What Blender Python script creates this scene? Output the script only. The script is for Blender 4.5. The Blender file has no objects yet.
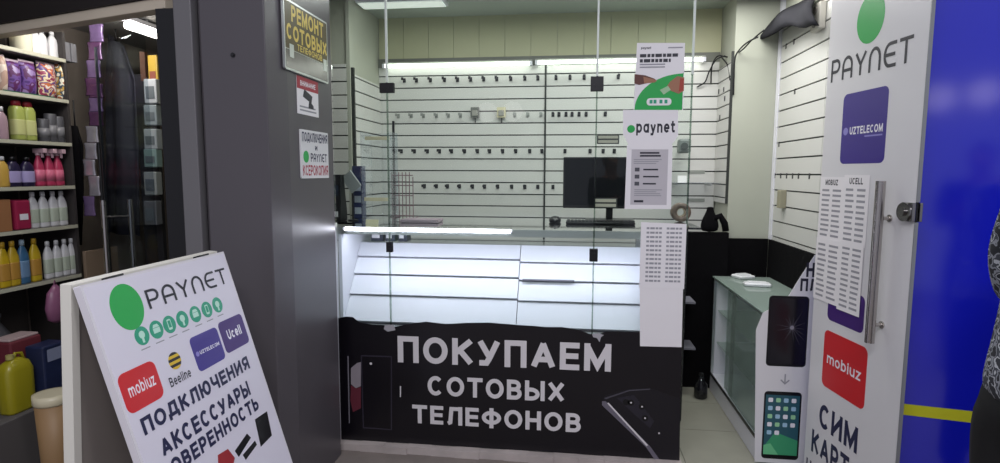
import bpy, bmesh, math, random
from mathutils import Vector, Matrix
random.seed(7)
SC = bpy.context.scene
COL = SC.collection
PI = math.pi

# ------------------------------------------------------------------ camera
FPX, VX, PITCH, ROLL, EYE = 570.0, 570.0, math.radians(5.9), math.radians(0.2), 1.45
TH = math.atan((VX - 500) / FPX * math.cos(PITCH))
s_, c_, sp_, cp_ = math.sin(TH), math.cos(TH), math.sin(PITCH), math.cos(PITCH)
FW = Vector((-s_ * cp_, c_ * cp_, -sp_)); RT = Vector((c_, s_, 0)); UP = RT.cross(FW)
R2 = RT * math.cos(ROLL) + UP * math.sin(ROLL); U2 = -RT * math.sin(ROLL) + UP * math.cos(ROLL)
EYEP = Vector((0, 0, EYE))
cd = bpy.data.cameras.new('camera'); cam = bpy.data.objects.new('camera', cd); COL.objects.link(cam)
cd.sensor_width = 36; cd.lens = FPX / 1000 * 36; cd.clip_start = 0.02; cd.clip_end = 60
m3 = Matrix((R2, U2, -FW)).transposed()
cam.matrix_world = Matrix.Translation(EYEP) @ m3.to_4x4()
SC.camera = cam

def ray(x, y): return FW + R2 * ((x - 500) / FPX) - U2 * ((y - 231.5) / FPX)
def onY(x, y, Y): d = ray(x, y); return EYEP + d * (Y / d.y)
def onX(x, y, X): d = ray(x, y); return EYEP + d * (X / d.x)
def onZ(x, y, Z): d = ray(x, y); return EYEP + d * ((Z - EYE) / d.z)

# ------------------------------------------------------------------ materials
def lin(c):
    if isinstance(c, str):
        c = [int(c[i:i + 2], 16) / 255 for i in (0, 2, 4)]
    return tuple(v / 12.92 if v <= 0.04045 else ((v + 0.055) / 1.055) ** 2.4 for v in c)
MC = {}
def mat(name, col, rough=0.5, metal=0.0, spec=0.5, var=0.0, scale=8.0, bump=0.0, emit=0.0, emitcol=None, stretch=None):
    if name in MC: return MC[name]
    m = bpy.data.materials.new(name); m.use_nodes = True; nt = m.node_tree
    b = nt.nodes['Principled BSDF']; c = lin(col)
    b.inputs['Base Color'].default_value = (*c, 1); b.inputs['Roughness'].default_value = rough
    b.inputs['Metallic'].default_value = metal; b.inputs['Specular IOR Level'].default_value = spec
    if var or bump:
        tc = nt.nodes.new('ShaderNodeTexCoord'); n = nt.nodes.new('ShaderNodeTexNoise')
        n.inputs['Scale'].default_value = scale; n.inputs['Detail'].default_value = 5
        mp = nt.nodes.new('ShaderNodeMapping'); mp.inputs['Scale'].default_value = stretch or (1, 1, 1)
        nt.links.new(tc.outputs['Object'], mp.inputs[0]); nt.links.new(mp.outputs[0], n.inputs['Vector'])
        if var:
            r = nt.nodes.new('ShaderNodeMix'); r.data_type = 'RGBA'
            r.inputs[6].default_value = (*[max(0, v * (1 - var)) for v in c], 1)
            r.inputs[7].default_value = (*[min(1, v * (1 + var)) for v in c], 1)
            nt.links.new(n.outputs['Fac'], r.inputs[0]); nt.links.new(r.outputs[2], b.inputs['Base Color'])
        if bump:
            bp = nt.nodes.new('ShaderNodeBump'); bp.inputs['Strength'].default_value = bump; bp.inputs['Distance'].default_value = 0.01
            nt.links.new(n.outputs['Fac'], bp.inputs['Height']); nt.links.new(bp.outputs[0], b.inputs['Normal'])
    if emit:
        b.inputs['Emission Color'].default_value = (*lin(emitcol or col), 1); b.inputs['Emission Strength'].default_value = emit
    MC[name] = m; return m
def glass(name, tint='f4faf6', refl=0.5, rough=0.02, haze=0.0, hazecol='c6d0ca'):
    if name in MC: return MC[name]
    m = bpy.data.materials.new(name); m.use_nodes = True; nt = m.node_tree
    for n in list(nt.nodes):
        if n.type != 'OUTPUT_MATERIAL': nt.nodes.remove(n)
    o = nt.nodes['Material Output']; t = nt.nodes.new('ShaderNodeBsdfTransparent'); g = nt.nodes.new('ShaderNodeBsdfGlossy')
    t.inputs[0].default_value = (*lin(tint), 1); g.inputs['Roughness'].default_value = rough; g.inputs['Color'].default_value = (1, 1, 1, 1)
    f = nt.nodes.new('ShaderNodeFresnel'); f.inputs[0].default_value = 1.45
    mu = nt.nodes.new('ShaderNodeMath'); mu.operation = 'MULTIPLY'; mu.inputs[1].default_value = refl
    mx = nt.nodes.new('ShaderNodeMixShader')
    nt.links.new(f.outputs[0], mu.inputs[0]); nt.links.new(mu.outputs[0], mx.inputs[0])
    nt.links.new(t.outputs[0], mx.inputs[1]); nt.links.new(g.outputs[0], mx.inputs[2]); nt.links.new(mx.outputs[0], o.inputs[0])
    if haze:                                             # pale diffuse haze mixed in to lighten the dark showcase glass
        h = nt.nodes.new('ShaderNodeBsdfDiffuse'); h.inputs[0].default_value = (*lin(hazecol), 1)
        m2 = nt.nodes.new('ShaderNodeMixShader'); m2.inputs[0].default_value = haze
        nt.links.new(mx.outputs[0], m2.inputs[1]); nt.links.new(h.outputs[0], m2.inputs[2]); nt.links.new(m2.outputs[0], o.inputs[0])
    MC[name] = m; return m
def noisy(name, cols, scale=10, rough=0.4, bump=0.0):
    """print of several colour patches (voronoi) used on product bags"""
    if name in MC: return MC[name]
    m = bpy.data.materials.new(name); m.use_nodes = True; nt = m.node_tree; b = nt.nodes['Principled BSDF']
    tc = nt.nodes.new('ShaderNodeTexCoord'); v = nt.nodes.new('ShaderNodeTexNoise'); v.inputs['Scale'].default_value = scale
    v.inputs['Detail'].default_value = 1.5
    cr = nt.nodes.new('ShaderNodeValToRGB'); cr.color_ramp.interpolation = 'CONSTANT'
    e = cr.color_ramp.elements
    while len(e) < len(cols): e.new(0.5)
    for i, c in enumerate(cols):
        e[i].position = 0 if i == 0 else 0.34 + 0.32 * i / len(cols); e[i].color = (*lin(c), 1)
    nt.links.new(tc.outputs['Object'], v.inputs['Vector']); nt.links.new(v.outputs['Fac'], cr.inputs[0])
    nt.links.new(cr.outputs[0], b.inputs['Base Color']); b.inputs['Roughness'].default_value = rough
    MC[name] = m; return m

M_SLAT = mat('slat_laminate', 'cfcfca', 0.38, var=0.03, scale=3)
M_GROOVE = mat('groove_dark', '2a2d2a', 0.6)
M_CREAM = mat('cream_panel', 'bcbc9a', 0.5, var=0.05, scale=2)
M_PLASTER = mat('plaster', 'adb0a2', 0.7, var=0.05, scale=4, bump=0.05)
M_CEIL = mat('ceiling_paint', 'a3aca2', 0.7, var=0.04, scale=2)
M_WHITE = mat('white_laminate', 'e6e6ee', 0.35, var=0.02, scale=3)
M_VINYL = mat('white_vinyl', 'd9d8da', 0.32, var=0.02, scale=2)
M_PAPER = mat('paper', 'e9e6e8', 0.6, var=0.02, scale=10)
M_INK = mat('ink', '22222e', 0.5)
M_GREYINK = mat('grey_ink', '96969c', 0.6)
M_BLACK = mat('black_plastic', '0c0c10', 0.35)
M_BLACKV = mat('black_vinyl', '0e0b12', 0.3, var=0.25, scale=5)
M_BLACKCLOTH = mat('black_cloth', '070609', 0.9, 0, .15, bump=0.2, scale=30)
M_STEEL = mat('brushed_steel', 'b9b4b0', 0.25, 1.0)
M_ALU = mat('aluminium', 'c9cccb', 0.35, 0.9)
M_DKMETAL = mat('dark_metal', '3a3a3c', 0.4, 0.7)
M_TUBE = mat('lamp_tube', 'ffffff', 0.3, emit=6, emitcol='fbfff6')
M_LED = mat('led_tube', 'ffffff', 0.3, emit=16, emitcol='f0eeff')
M_SHOPTUBE = mat('shop_tube', 'ffffff', 0.3, emit=9, emitcol='fff8ee')
M_GLASS = glass('pane_glass', 'f6faf8', 0.45)
M_GREENGLASS = glass('cabinet_glass', 'f1f7f4', 0.4, 0.02, 0.17)
M_ACRYL = glass('acrylic', 'f6f8fa', 0.3, 0.03)
M_GREYPANEL = mat('grey_composite', '524e52', 0.33, 0.0, 0.5, var=0.05, scale=2)
M_GREYSIDE = mat('grey_composite_rib', '6a686a', 0.38, var=0.05, scale=2)
M_GREEN = mat('print_green', '22a54c', 0.35)
M_TEAL = mat('print_teal', '259a78', 0.4)
M_RED = mat('print_red', 'c81f26', 0.35)
M_PURPLE = mat('print_purple', '3b2a86', 0.35)
M_VIOLET = mat('print_violet', '40206e', 0.35)
M_WHITEINK = mat('white_ink', 'e8e6ec', 0.4)
M_GOLD = mat('gold_ink', 'e0c860', 0.4)
M_NAVY = mat('navy_ink', '1d1f45', 0.45)

# ------------------------------------------------------------------ mesh building
class MB:
    def __init__(s): s.bm = bmesh.new(); s.mats = []
    def mi(s, m):
        if m is None: return 0
        if m not in s.mats: s.mats.append(m)
        return s.mats.index(m)
    def faces(s, vs, fs, m=None, smooth=False):
        k = s.mi(m); bv = [s.bm.verts.new(v) for v in vs]; out = []
        for f in fs:
            try:
                bf = s.bm.faces.new([bv[i] for i in f]); bf.material_index = k; bf.smooth = smooth; out.append(bf)
            except ValueError: pass
        return s
    def box(s, x0, x1, y0, y1, z0, z1, m=None):
        v = [(x, y, z) for x in (x0, x1) for y in (y0, y1) for z in (z0, z1)]
        return s.faces(v, [(0, 1, 3, 2), (4, 6, 7, 5), (0, 4, 5, 1), (2, 3, 7, 6), (0, 2, 6, 4), (1, 5, 7, 3)], m)
    def obox(s, c, ax, ay, az, m=None):
        """oriented box from centre and three half-axis vectors"""
        c, ax, ay, az = map(Vector, (c, ax, ay, az))
        v = [c + ax * i + ay * j + az * k for i in (-1, 1) for j in (-1, 1) for k in (-1, 1)]
        return s.faces(v, [(0, 1, 3, 2), (4, 6, 7, 5), (0, 4, 5, 1), (2, 3, 7, 6), (0, 2, 6, 4), (1, 5, 7, 3)], m)
    def cyl(s, p0, p1, r, n=16, m=None, r2=None):
        p0, p1 = Vector(p0), Vector(p1); d = (p1 - p0).normalized()
        a = d.orthogonal().normalized(); b = d.cross(a); r2 = r if r2 is None else r2
        vs = [p0 + (a * math.cos(t) + b * math.sin(t)) * r for t in [2 * PI * i / n for i in range(n)]]
        vs += [p1 + (a * math.cos(t) + b * math.sin(t)) * r2 for t in [2 * PI * i / n for i in range(n)]]
        s.faces(vs, [(i, (i + 1) % n, n + (i + 1) % n, n + i) for i in range(n)], m, True)
        s.faces(vs[:n], [tuple(range(n))[::-1]], m); s.faces(vs[n:], [tuple(range(n))], m)
        return s
    def tube(s, pts, r, n=8, m=None):
        pts = [Vector(p) for p in pts]; vs = []; fs = []
        for i, p in enumerate(pts):
            d = (pts[min(i + 1, len(pts) - 1)] - pts[max(i - 1, 0)]).normalized()
            a = d.cross(Vector((0.13, 0.31, 0.94))).normalized(); b = d.cross(a)
            vs += [p + (a * math.cos(t) + b * math.sin(t)) * r for t in [2 * PI * k / n for k in range(n)]]
        for i in range(len(pts) - 1):
            fs += [(i * n + k, i * n + (k + 1) % n, (i + 1) * n + (k + 1) % n, (i + 1) * n + k) for k in range(n)]
        fs += [tuple(range(n))[::-1], tuple(range((len(pts) - 1) * n, len(pts) * n))]
        return s.faces(vs, fs, m, True)
    def lathe(s, prof, c=(0, 0, 0), n=20, m=None, sx=1, sy=1, sq=2.0):
        """profile [(r, z)] turned about z; sx, sy flatten it; sq > 2 squares the section"""
        vs = []; fs = []
        for r, z in prof:
            for k in range(n):
                t = 2 * PI * k / n; cx, cy = math.cos(t), math.sin(t)
                q = (abs(cx) ** sq + abs(cy) ** sq) ** (-1 / sq)
                vs.append((c[0] + r * cx * q * sx, c[1] + r * cy * q * sy, c[2] + z))
        L = len(prof)
        for i in range(L - 1):
            fs += [(i * n + k, i * n + (k + 1) % n, (i + 1) * n + (k + 1) % n, (i + 1) * n + k) for k in range(n)]
        fs += [tuple(range(n))[::-1], tuple(range((L - 1) * n, L * n))]
        return s.faces(vs, fs, m, True)
    def prism(s, poly, f0, f1, m=None):
        """poly: 2-D points; f0(p), f1(p) map one to the back and the front face"""
        n = len(poly); vs = [f0(p) for p in poly] + [f1(p) for p in poly]
        k = s.mi(m); bv = [s.bm.verts.new(v) for v in vs]
        for f in [tuple(range(n))[::-1], tuple(range(n, 2 * n))] + [(i, (i + 1) % n, n + (i + 1) % n, n + i) for i in range(n)]:
            try: bf = s.bm.faces.new([bv[i] for i in f]); bf.material_index = k
            except ValueError: pass
        return s
    def build(s, name, m=None, parent=None, bevel=0.0, sub=0, recalc=True):
        if recalc: bmesh.ops.recalc_face_normals(s.bm, faces=s.bm.faces)
        me = bpy.data.meshes.new(name)
        if parent is not None:
            off = base_of(parent); bmesh.ops.translate(s.bm, verts=s.bm.verts, vec=-off)
        s.bm.to_mesh(me); s.bm.free()
        for q in ([m] if m is not None and not s.mats else s.mats): me.materials.append(q)
        o = bpy.data.objects.new(name, me); COL.objects.link(o)
        if parent is not None: o.parent = parent
        if bevel:
            b = o.modifiers.new('bevel', 'BEVEL'); b.width = bevel; b.segments = 2; b.limit_method = 'ANGLE'; b.angle_limit = math.radians(40)
        if sub:
            b = o.modifiers.new('sub', 'SUBSURF'); b.levels = b.render_levels = sub
        return o
def base_of(o):
    v = Vector((0, 0, 0))
    while o is not None: v = v + o.location; o = o.parent
    return v
def tag(o, label, cat, group=None, kind=None):
    o['label'] = label; o['category'] = cat
    if group: o['group'] = group
    if kind: o['kind'] = kind
    return o
def struct(o): o['kind'] = 'structure'; return o
def thing(name, label, cat, loc=(0, 0, 0), group=None):
    o = bpy.data.objects.new(name, None); COL.objects.link(o); o.location = loc; o.empty_display_size = 0.05
    return tag(o, label, cat, group)
def dup(o, loc=None, rz=None, scale=None, label=None, group=None, parent=None, mats=None):
    c = o.copy(); COL.objects.link(c)
    if parent is not None: c.parent = parent
    if loc is not None: c.location = loc
    if rz is not None: c.rotation_euler = (0, 0, rz)
    if scale is not None: c.scale = scale
    if label: c['label'] = label
    if group: c['group'] = group
    if mats and c.type == 'MESH':
        for i, sl in enumerate(c.material_slots):
            if sl.material.name in mats:
                sl.link = 'OBJECT'; sl.material = mats[sl.material.name]
    for ch in list(o.children): dup(ch, parent=c, mats=mats)
    return c

# ------------------------------------------------------------------ flat printed surfaces
class Face:
    """a flat face in the place: origin O, unit U (reading direction), V (up), N (towards the reader)"""
    def __init__(s, O, U, V):
        s.O = Vector(O); s.U = Vector(U).normalized(); s.V = Vector(V).normalized(); s.N = s.U.cross(s.V).normalized()
    def p(s, u, v, d=0.0): return s.O + s.U * u + s.V * v + s.N * d
    def hit(s, x, y):
        r = ray(x, y); t = (s.O - EYEP).dot(s.N) / r.dot(s.N); q = EYEP + r * t - s.O
        return (q.dot(s.U), q.dot(s.V))
    def poly(s, mb, pts, d0, d1, m=None): return mb.prism(pts, lambda p: s.p(p[0], p[1], d0), lambda p: s.p(p[0], p[1], d1), m)
    def rect(s, mb, u0, u1, v0, v1, d0, d1, m=None, r=0.0):
        return s.poly(mb, rrect(u0, u1, v0, v1, r), d0, d1, m)
    def disc(s, mb, u, v, r, d0, d1, m=None, n=32, ry=None):
        ry = ry or r
        return s.poly(mb, [(u + r * math.cos(2 * PI * i / n), v + ry * math.sin(2 * PI * i / n)) for i in range(n)], d0, d1, m)
    def text(s, mb, body, u0, u1, v0, v1, d, m=None, bold=0.0, shear=0.0, space=1.0):
        vs, fs = glyphs(body, bold, space)
        xs = [v[0] for v in vs]; ys = [v[1] for v in vs]
        x0, x1, y0, y1 = min(xs), max(xs), min(ys), max(ys)
        out = []
        for x, y, k in vs:
            fu = (x - x0) / (x1 - x0); fv = (y - y0) / (y1 - y0)
            out.append(s.p(u0 + (u1 - u0) * fu + shear * fv, v0 + (v1 - v0) * fv, d + k * 0.00005))
        mb.faces(out, fs, m)
    def lines(s, mb, u0, u1, v0, v1, n, d, m=None, fill=0.45, ragged=0.25):
        h = (v1 - v0) / n
        for i in range(n):
            e = u1 - (u1 - u0) * random.random() * ragged
            b = v1 - (i + 1) * h
            s.rect(mb, u0, e, b + h * (0.5 - fill / 2), b + h * (0.5 + fill / 2), d, d + 0.0003, m)
def rrect(u0, u1, v0, v1, r=0.0, n=5):
    if r <= 0: return [(u0, v0), (u1, v0), (u1, v1), (u0, v1)]
    out = []
    for cx, cy, a in ((u1 - r, v0 + r, -PI / 2), (u1 - r, v1 - r, 0), (u0 + r, v1 - r, PI / 2), (u0 + r, v0 + r, PI)):
        out += [(cx + r * math.cos(a + PI / 2 * i / n), cy + r * math.sin(a + PI / 2 * i / n)) for i in range(n + 1)]
    return out
GC = {}
# ------------------------------------------------------------------ lettering drawn as strokes on a unit box
def arc(cx, cy, rx, ry, a0, a1, n=14):
    return [(cx + rx * math.cos(math.radians(a0 + (a1 - a0) * i / n)), cy + ry * math.sin(math.radians(a0 + (a1 - a0) * i / n))) for i in range(n + 1)]
X_ = 0.72   # x-height
ELL = arc(.5, .5, .5, .5, 0, 360, 28)
def lo(pts): return [(x, y * X_) for x, y in pts]
def bowl(y0, y1, w=1.0, x0=0.0):
    h = (y1 - y0) / 2
    return [(x0, y1), (w - .42, y1)] + arc(w - .42, (y0 + y1) / 2, .42, h, 90, -90, 10)[1:] + [(x0, y0)]
STEM = [(0, 0), (0, 1)]; STEMR = [(1, 0), (1, 1)]
A_ = [[(0, 0), (.5, 1)], [(.5, 1), (1, 0)], [(.19, .3), (.81, .3)]]
GL = {
 'А': (.78, A_), 'В': (.68, [STEM, bowl(0, .52), bowl(.52, 1, .92)]), 'Г': (.6, [STEM, [(0, 1), (1, 1)]]),
 'Д': (.86, [[(.14, .12), (.27, .98), (.86, .98), (.86, .12)], [(0, -.12), (0, .12), (1, .12), (1, -.12)]]),
 'Е': (.62, [STEM, [(0, 0), (1, 0)], [(0, .51), (.92, .51)], [(0, 1), (1, 1)]]),
 'Ж': (1.0, [[(.5, 0), (.5, 1)], [(0, 1), (.42, .5), (0, 0)], [(1, 1), (.58, .5), (1, 0)]]),
 'И': (.74, [STEM, STEMR, [(0, .08), (1, .92)]]), 'Й': (.74, [STEM, STEMR, [(0, .08), (1, .92)]]),
 'К': (.7, [STEM, [(.12, .48), (1, 1)], [(.3, .58), (1, 0)]]),
 'Л': (.76, [[(0, 0), (.16, .06), (.26, .98), (1, .98)], STEMR]), 'М': (.86, [STEM, STEMR, [(0, 1), (.5, .12), (1, 1)]]),
 'Н': (.72, [STEM, STEMR, [(0, .52), (1, .52)]]), 'О': (.84, [ELL]), 'П': (.72, [STEM, STEMR, [(0, 1), (1, 1)]]),
 'Р': (.66, [STEM, bowl(.42, 1)]), 'С': (.76, [arc(.5, .5, .5, .5, 48, 312, 22)]), 'Т': (.72, [[(.5, 0), (.5, 1)], [(0, 1), (1, 1)]]),
 'У': (.74, [[(0, 1), (.5, .34)], [(1, 1), (.52, .22), (.36, .02), (.1, .02)]]), 'Ф': (.92, [[(.5, -.05), (.5, 1.05)], arc(.5, .52, .5, .33, 0, 360, 28)]),
 'Х': (.74, [[(0, 0), (1, 1)], [(0, 1), (1, 0)]]), 'Ч': (.7, [STEMR, [(0, 1), (0, .62), (.2, .42), (1, .42)]]),
 'Ы': (.92, [STEM, bowl(0, .56, .68), STEMR]), 'Ь': (.66, [STEM, bowl(0, .56)]),
 'Ю': (1.0, [STEM, [(0, .5), (.35, .5)], arc(.68, .5, .32, .5, 0, 360, 24)]), 'Я': (.7, [STEMR, [(1 - x, y) for x, y in bowl(.42, 1)], [(.55, .42), (0, 0)]]),
 'P': (.66, [STEM, bowl(.42, 1)]), 'A': (.78, A_), 'Y': (.74, [[(0, 1), (.5, .45)], [(1, 1), (.5, .45)], [(.5, .45), (.5, 0)]]),
 'N': (.72, [STEM, STEMR, [(0, .95), (1, .05)]]), 'E': (.62, [STEM, [(0, 0), (1, 0)], [(0, .51), (.92, .51)], [(0, 1), (1, 1)]]),
 'T': (.72, [[(.5, 0), (.5, 1)], [(0, 1), (1, 1)]]), 'U': (.72, [[(0, 1), (0, .4)] + arc(.5, .4, .5, .4, 180, 360, 12) + [(1, 1)]]),
 'Z': (.68, [[(0, 1), (1, 1), (0, 0), (1, 0)]]), 'L': (.58, [[(0, 1), (0, 0), (1, 0)]]), 'C': (.76, [arc(.5, .5, .5, .5, 48, 312, 22)]),
 'O': (.84, [ELL]), 'M': (.86, [STEM, STEMR, [(0, 1), (.5, .12), (1, 1)]]), 'B': (.68, [STEM, bowl(0, .52), bowl(.52, 1, .92)]),
 'I': (.16, [[(.5, 0), (.5, 1)]]),
 # round logo forms: arched a, n and e
 '^': (.74, [[(0, 0), (0, .5)] + arc(.5, .55, .5, .45, 180, 0, 12) + [(1, 0)], [(0, .36), (1, .36)]]),
 '~': (.74, [[(0, 0), (0, .5)] + arc(.5, .5, .5, .5, 180, 0, 12) + [(1, 0)]]),
 '&': (.72, [[(1, 1), (.5, 1)] + arc(.5, .5, .5, .5, 90, 270, 14) + [(1, 0)], [(.05, .5), (.9, .5)]]),
 'm': (.98, [lo(STEM), [(0, .44)] + arc(.25, .46, .25, .26, 170, 0, 8) + [(.5, 0)], [(.5, .44)] + arc(.75, .46, .25, .26, 170, 0, 8) + [(1, 0)]]),
 'o': (.66, [lo(ELL)]), 'b': (.64, [STEM, lo(ELL)]), 'i': (.16, [[(.5, 0), (.5, X_)], [(.5, .97), (.5, 1)]]),
 'u': (.6, [[(0, X_), (0, .3)] + arc(.5, .3, .5, .3, 180, 360, 10), [(1, 0), (1, X_)]]), 'z': (.56, [lo([(0, 1), (1, 1), (0, 0), (1, 0)])]),
 'e': (.62, [lo([(.05, .5), (.95, .5)]), lo(arc(.5, .5, .5, .5, 0, 315, 18))]), 'l': (.16, [[(.5, 0), (.5, 1)]]),
 'n': (.58, [lo(STEM), [(0, .4)] + arc(.5, .42, .5, .3, 170, 0, 10) + [(1, 0)]]), 'c': (.6, [lo(arc(.5, .5, .5, .5, 48, 312, 18))]),
 'p': (.64, [[(0, -.28), (0, X_)], lo(ELL)]), 'a': (.62, [lo(ELL), [(1, 0), (1, X_)]]), 'y': (.6, [[(0, X_), (.5, .02)], [(1, X_), (.4, -.28), (.1, -.28)]]),
 't': (.42, [[(.4, .98), (.4, .2), (.6, .02), (1, .02)], [(0, X_), (1, X_)]]),
}
def ribbon(pts, hw):
    """2-D ribbon along a polyline with mitred corners and square ends"""
    closed = abs(pts[0][0] - pts[-1][0]) < 1e-6 and abs(pts[0][1] - pts[-1][1]) < 1e-6
    P = [Vector(p) for p in pts]
    P = [p for i, p in enumerate(P) if i == 0 or (p - P[i - 1]).length > 1e-5]
    if closed: P = P[:-1]
    n = len(P)
    if not closed:
        for i, j in ((0, 1), (-1, -2)):
            e = (P[i] - P[j]).normalized(); P[i] = P[i] + e * hw * (1.0 if min(abs(e.x), abs(e.y)) < .12 else .3)
    L, R = [], []
    for i in range(n):
        a = P[i] - P[i - 1] if (closed or i > 0) else P[1] - P[0]
        b = P[(i + 1) % n] - P[i] if (closed or i < n - 1) else P[-1] - P[-2]
        a, b = a.normalized(), b.normalized(); na, nb = Vector((-a.y, a.x)), Vector((-b.y, b.x))
        m = na + nb
        m = na if m.length < 1e-4 else m.normalized()
        k = hw / max(0.35, m.dot(na)); L.append(P[i] + m * k); R.append(P[i] - m * k)
    vs = L + R; fs = []
    for i in range(n if closed else n - 1):
        j = (i + 1) % n; fs.append((n + i, n + j, j, i))
    return [(v.x, v.y) for v in vs], fs
def glyphs(body, bold=0.2, space=1.0):
    """stroke lettering, cap height 1, stroke width bold"""
    key = (body, bold, space)
    if key in GC: return GC[key]
    V, F, x, k = [], [], 0.0, 0
    for ch in body:
        if ch == ' ': x += .4; continue
        w, st = GL[ch]; w = max(w + bold * .25, bold)
        for pl in st:
            q = [(x + bold / 2 + u * (w - bold), bold / 2 + v * (1 - bold)) for u, v in pl]
            vs, fs = ribbon(q, bold / 2); o = len(V); V += [(a, b, k % 5) for a, b in vs]; k += 1; F += [tuple(i + o for i in f) for f in fs]
        x += w + .16 * space
    GC[key] = (V, F); return V, F
#PART2
# ------------------------------------------------------------------ the place: levels and planes
GY = 2.78            # glazing line of the kiosk
BY = 4.30            # back wall
XR, XL = 1.33, -1.456
ZT = 1.165           # counter top
CZ = 2.60            # kiosk ceiling

# floors
mb = MB()
mb.box(-4.2, 3.0, -3.2, GY - 0.04, -0.06, 0.0)
struct(mb.build('floor', mat('pavement_stone', '7d746e', 0.7, var=0.25, scale=9, bump=0.15)))
mb = MB()
for i in range(8):
    for j in range(5):
        x0, y0 = -1.8 + i * 0.4, GY + 0.04 + j * 0.4
        mb.box(x0 + 0.002, x0 + 0.398, y0 + 0.002, min(y0 + 0.398, BY), -0.03, 0.0, mat('floor_tile', '9b9a8c', 0.4, var=0.15, scale=6))
mb.box(-1.8, XR + 0.07, GY + 0.04, BY, -0.06, -0.004, mat('tile_joint', '6d6c62', 0.8))
struct(mb.build('floor.001'))
# stained kerb under the glazing
mb = MB()
xs = [-1.19 + i * 0.1255 for i in range(15)]
for i in range(14):
    mb.box(xs[i], xs[i + 1] - 0.0006, GY - 0.045 - 0.004 * (i % 3), GY + 0.04, 0.0, 0.036 + 0.002 * (i % 2))
struct(mb.build('trim_1', mat('chalky_kerb', 'b4aaa6', 0.8, var=0.4, scale=7, bump=0.3)))
mb = MB().box(-1.205, -1.186, GY - 0.02, GY + 0.02, 0.036, 1.19)
struct(mb.build('trim_2', mat('white_profile', 'd6d4d8', 0.4), bevel=0.002))

# ceiling, plain walls
struct(MB().box(-1.8, XR + 0.1, GY + 0.02, BY + 0.1, CZ, CZ + 0.08).build('ceiling', M_CEIL))
struct(MB().box(-1.8, XR + 0.1, GY - 0.06, GY + 0.02, 2.62, 2.95).build('light_header', M_GREYPANEL))  # unseen header added to keep the light contained

def slats(mb, F, u0, u1, v0, v1, pitch, phase, t=0.014, gap=0.009, seams=()):
    """grooved slat boards standing on a wall face, dark slots between them"""
    F.rect(mb, u0, u1, v0, v1, 0.001, 0.004, M_GROOVE)
    cuts = [u0] + [u for u in seams] + [u1]
    k = math.floor((v0 - phase) / pitch)
    while phase + k * pitch < v1:
        a, b = max(v0, phase + k * pitch + gap / 2), min(v1, phase + (k + 1) * pitch - gap / 2)
        if b - a > 0.004:
            for c0, c1 in zip(cuts[:-1], cuts[1:]):
                F.rect(mb, c0 + 0.0015, c1 - 0.0015, a, b, 0.004, t, M_SLAT)
        k += 1
FB = Face((0, BY, 0), (1, 0, 0), (0, 0, 1))        # back wall, faces the camera
mb = MB().box(-1.9, XR + 0.1, BY, BY + 0.1, 0, CZ, M_PLASTER)
slats(mb, FB, XL, 1.035, 0.30, 2.235, 0.0885, 1.375, seams=(-0.19,))
for i in range(13):                                  # upright cream panels above the lamps
    u0 = XL + 0.005 + i * 0.192
    FB.rect(mb, u0, u0 + 0.189, 2.30, CZ, 0.0, 0.008, M_CREAM)
FB.rect(mb, XL, 1.035, 2.235, 2.30, 0.0, 0.02, mat('lamp_rail', '6d6f66', 0.5))
FB.rect(mb, -0.196, -0.183, 0.95, 2.235, 0.014, 0.022, M_GROOVE)      # dark upright joint
wb = struct(mb.build('wall_back'))
FLf = Face((XL, 0, 0), (0, 1, 0), (0, 0, 1))       # left wall, faces +x
mb = MB().box(XL - 0.06, XL, 3.8005, BY - 0.0005, 0, CZ - .0005, M_PLASTER)
slats(mb, FLf, 3.745, BY - 0.015, 0.9, 2.10, 0.0885, 1.375)
FLf.rect(mb, 3.722, 3.742, 0.9, 2.14, 0.0, 0.02, M_GROOVE)
struct(mb.build('wall_left'))
FLp = Face((0, 3.72, 0), (1, 0, 0), (0, 0, 1))     # short wall stub beside it, faces the camera
mb = MB().box(-1.86, XL, 3.72, 3.80, 0, CZ, M_PLASTER).box(-1.86, -1.80, GY, 3.72, 0, CZ, M_PLASTER)
slats(mb, FLp, -1.80, XL - 0.025, 0.9, 2.16, 0.0885, 1.34)
FLp.rect(mb, XL - 0.024, XL, 0.9, CZ, 0.0, 0.012, M_PLASTER)
struct(mb.build('wall_left.001'))
PX, PY = 1.045, 3.95                                  # pillar in the right back corner
mb = MB().box(PX, XR + 0.06, PY, BY - 0.001, 0, CZ, M_PLASTER)
FP = Face((PX, 0, 0), (0, -1, 0), (0, 0, 1))       # its left side, faces -x
slats(mb, FP, -(BY - 0.016), -(PY + 0.015), 1.25, 2.18, 0.0885, 1.375)
FP.rect(mb, -(PY + 0.013), -PY, 1.25, 2.24, 0.0, 0.016, M_GROOVE)
struct(mb.build('column', M_PLASTER))
FRw = Face((XR, 0, 0), (0, -1, 0), (0, 0, 1))      # right wall, faces -x
mb = MB().box(XR, XR + 0.08, GY, PY - 0.001, 0, CZ, M_PLASTER)
slats(mb, FRw, -(PY - 0.05), -(GY + 0.02), 1.02, 2.36, 0.1, 1.345, seams=(-3.22,))
FRw.rect(mb, -(PY - 0.004), -(PY - 0.05), 1.02, CZ, 0.0, 0.02, M_WHITE)
struct(mb.build('wall_right'))

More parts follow.
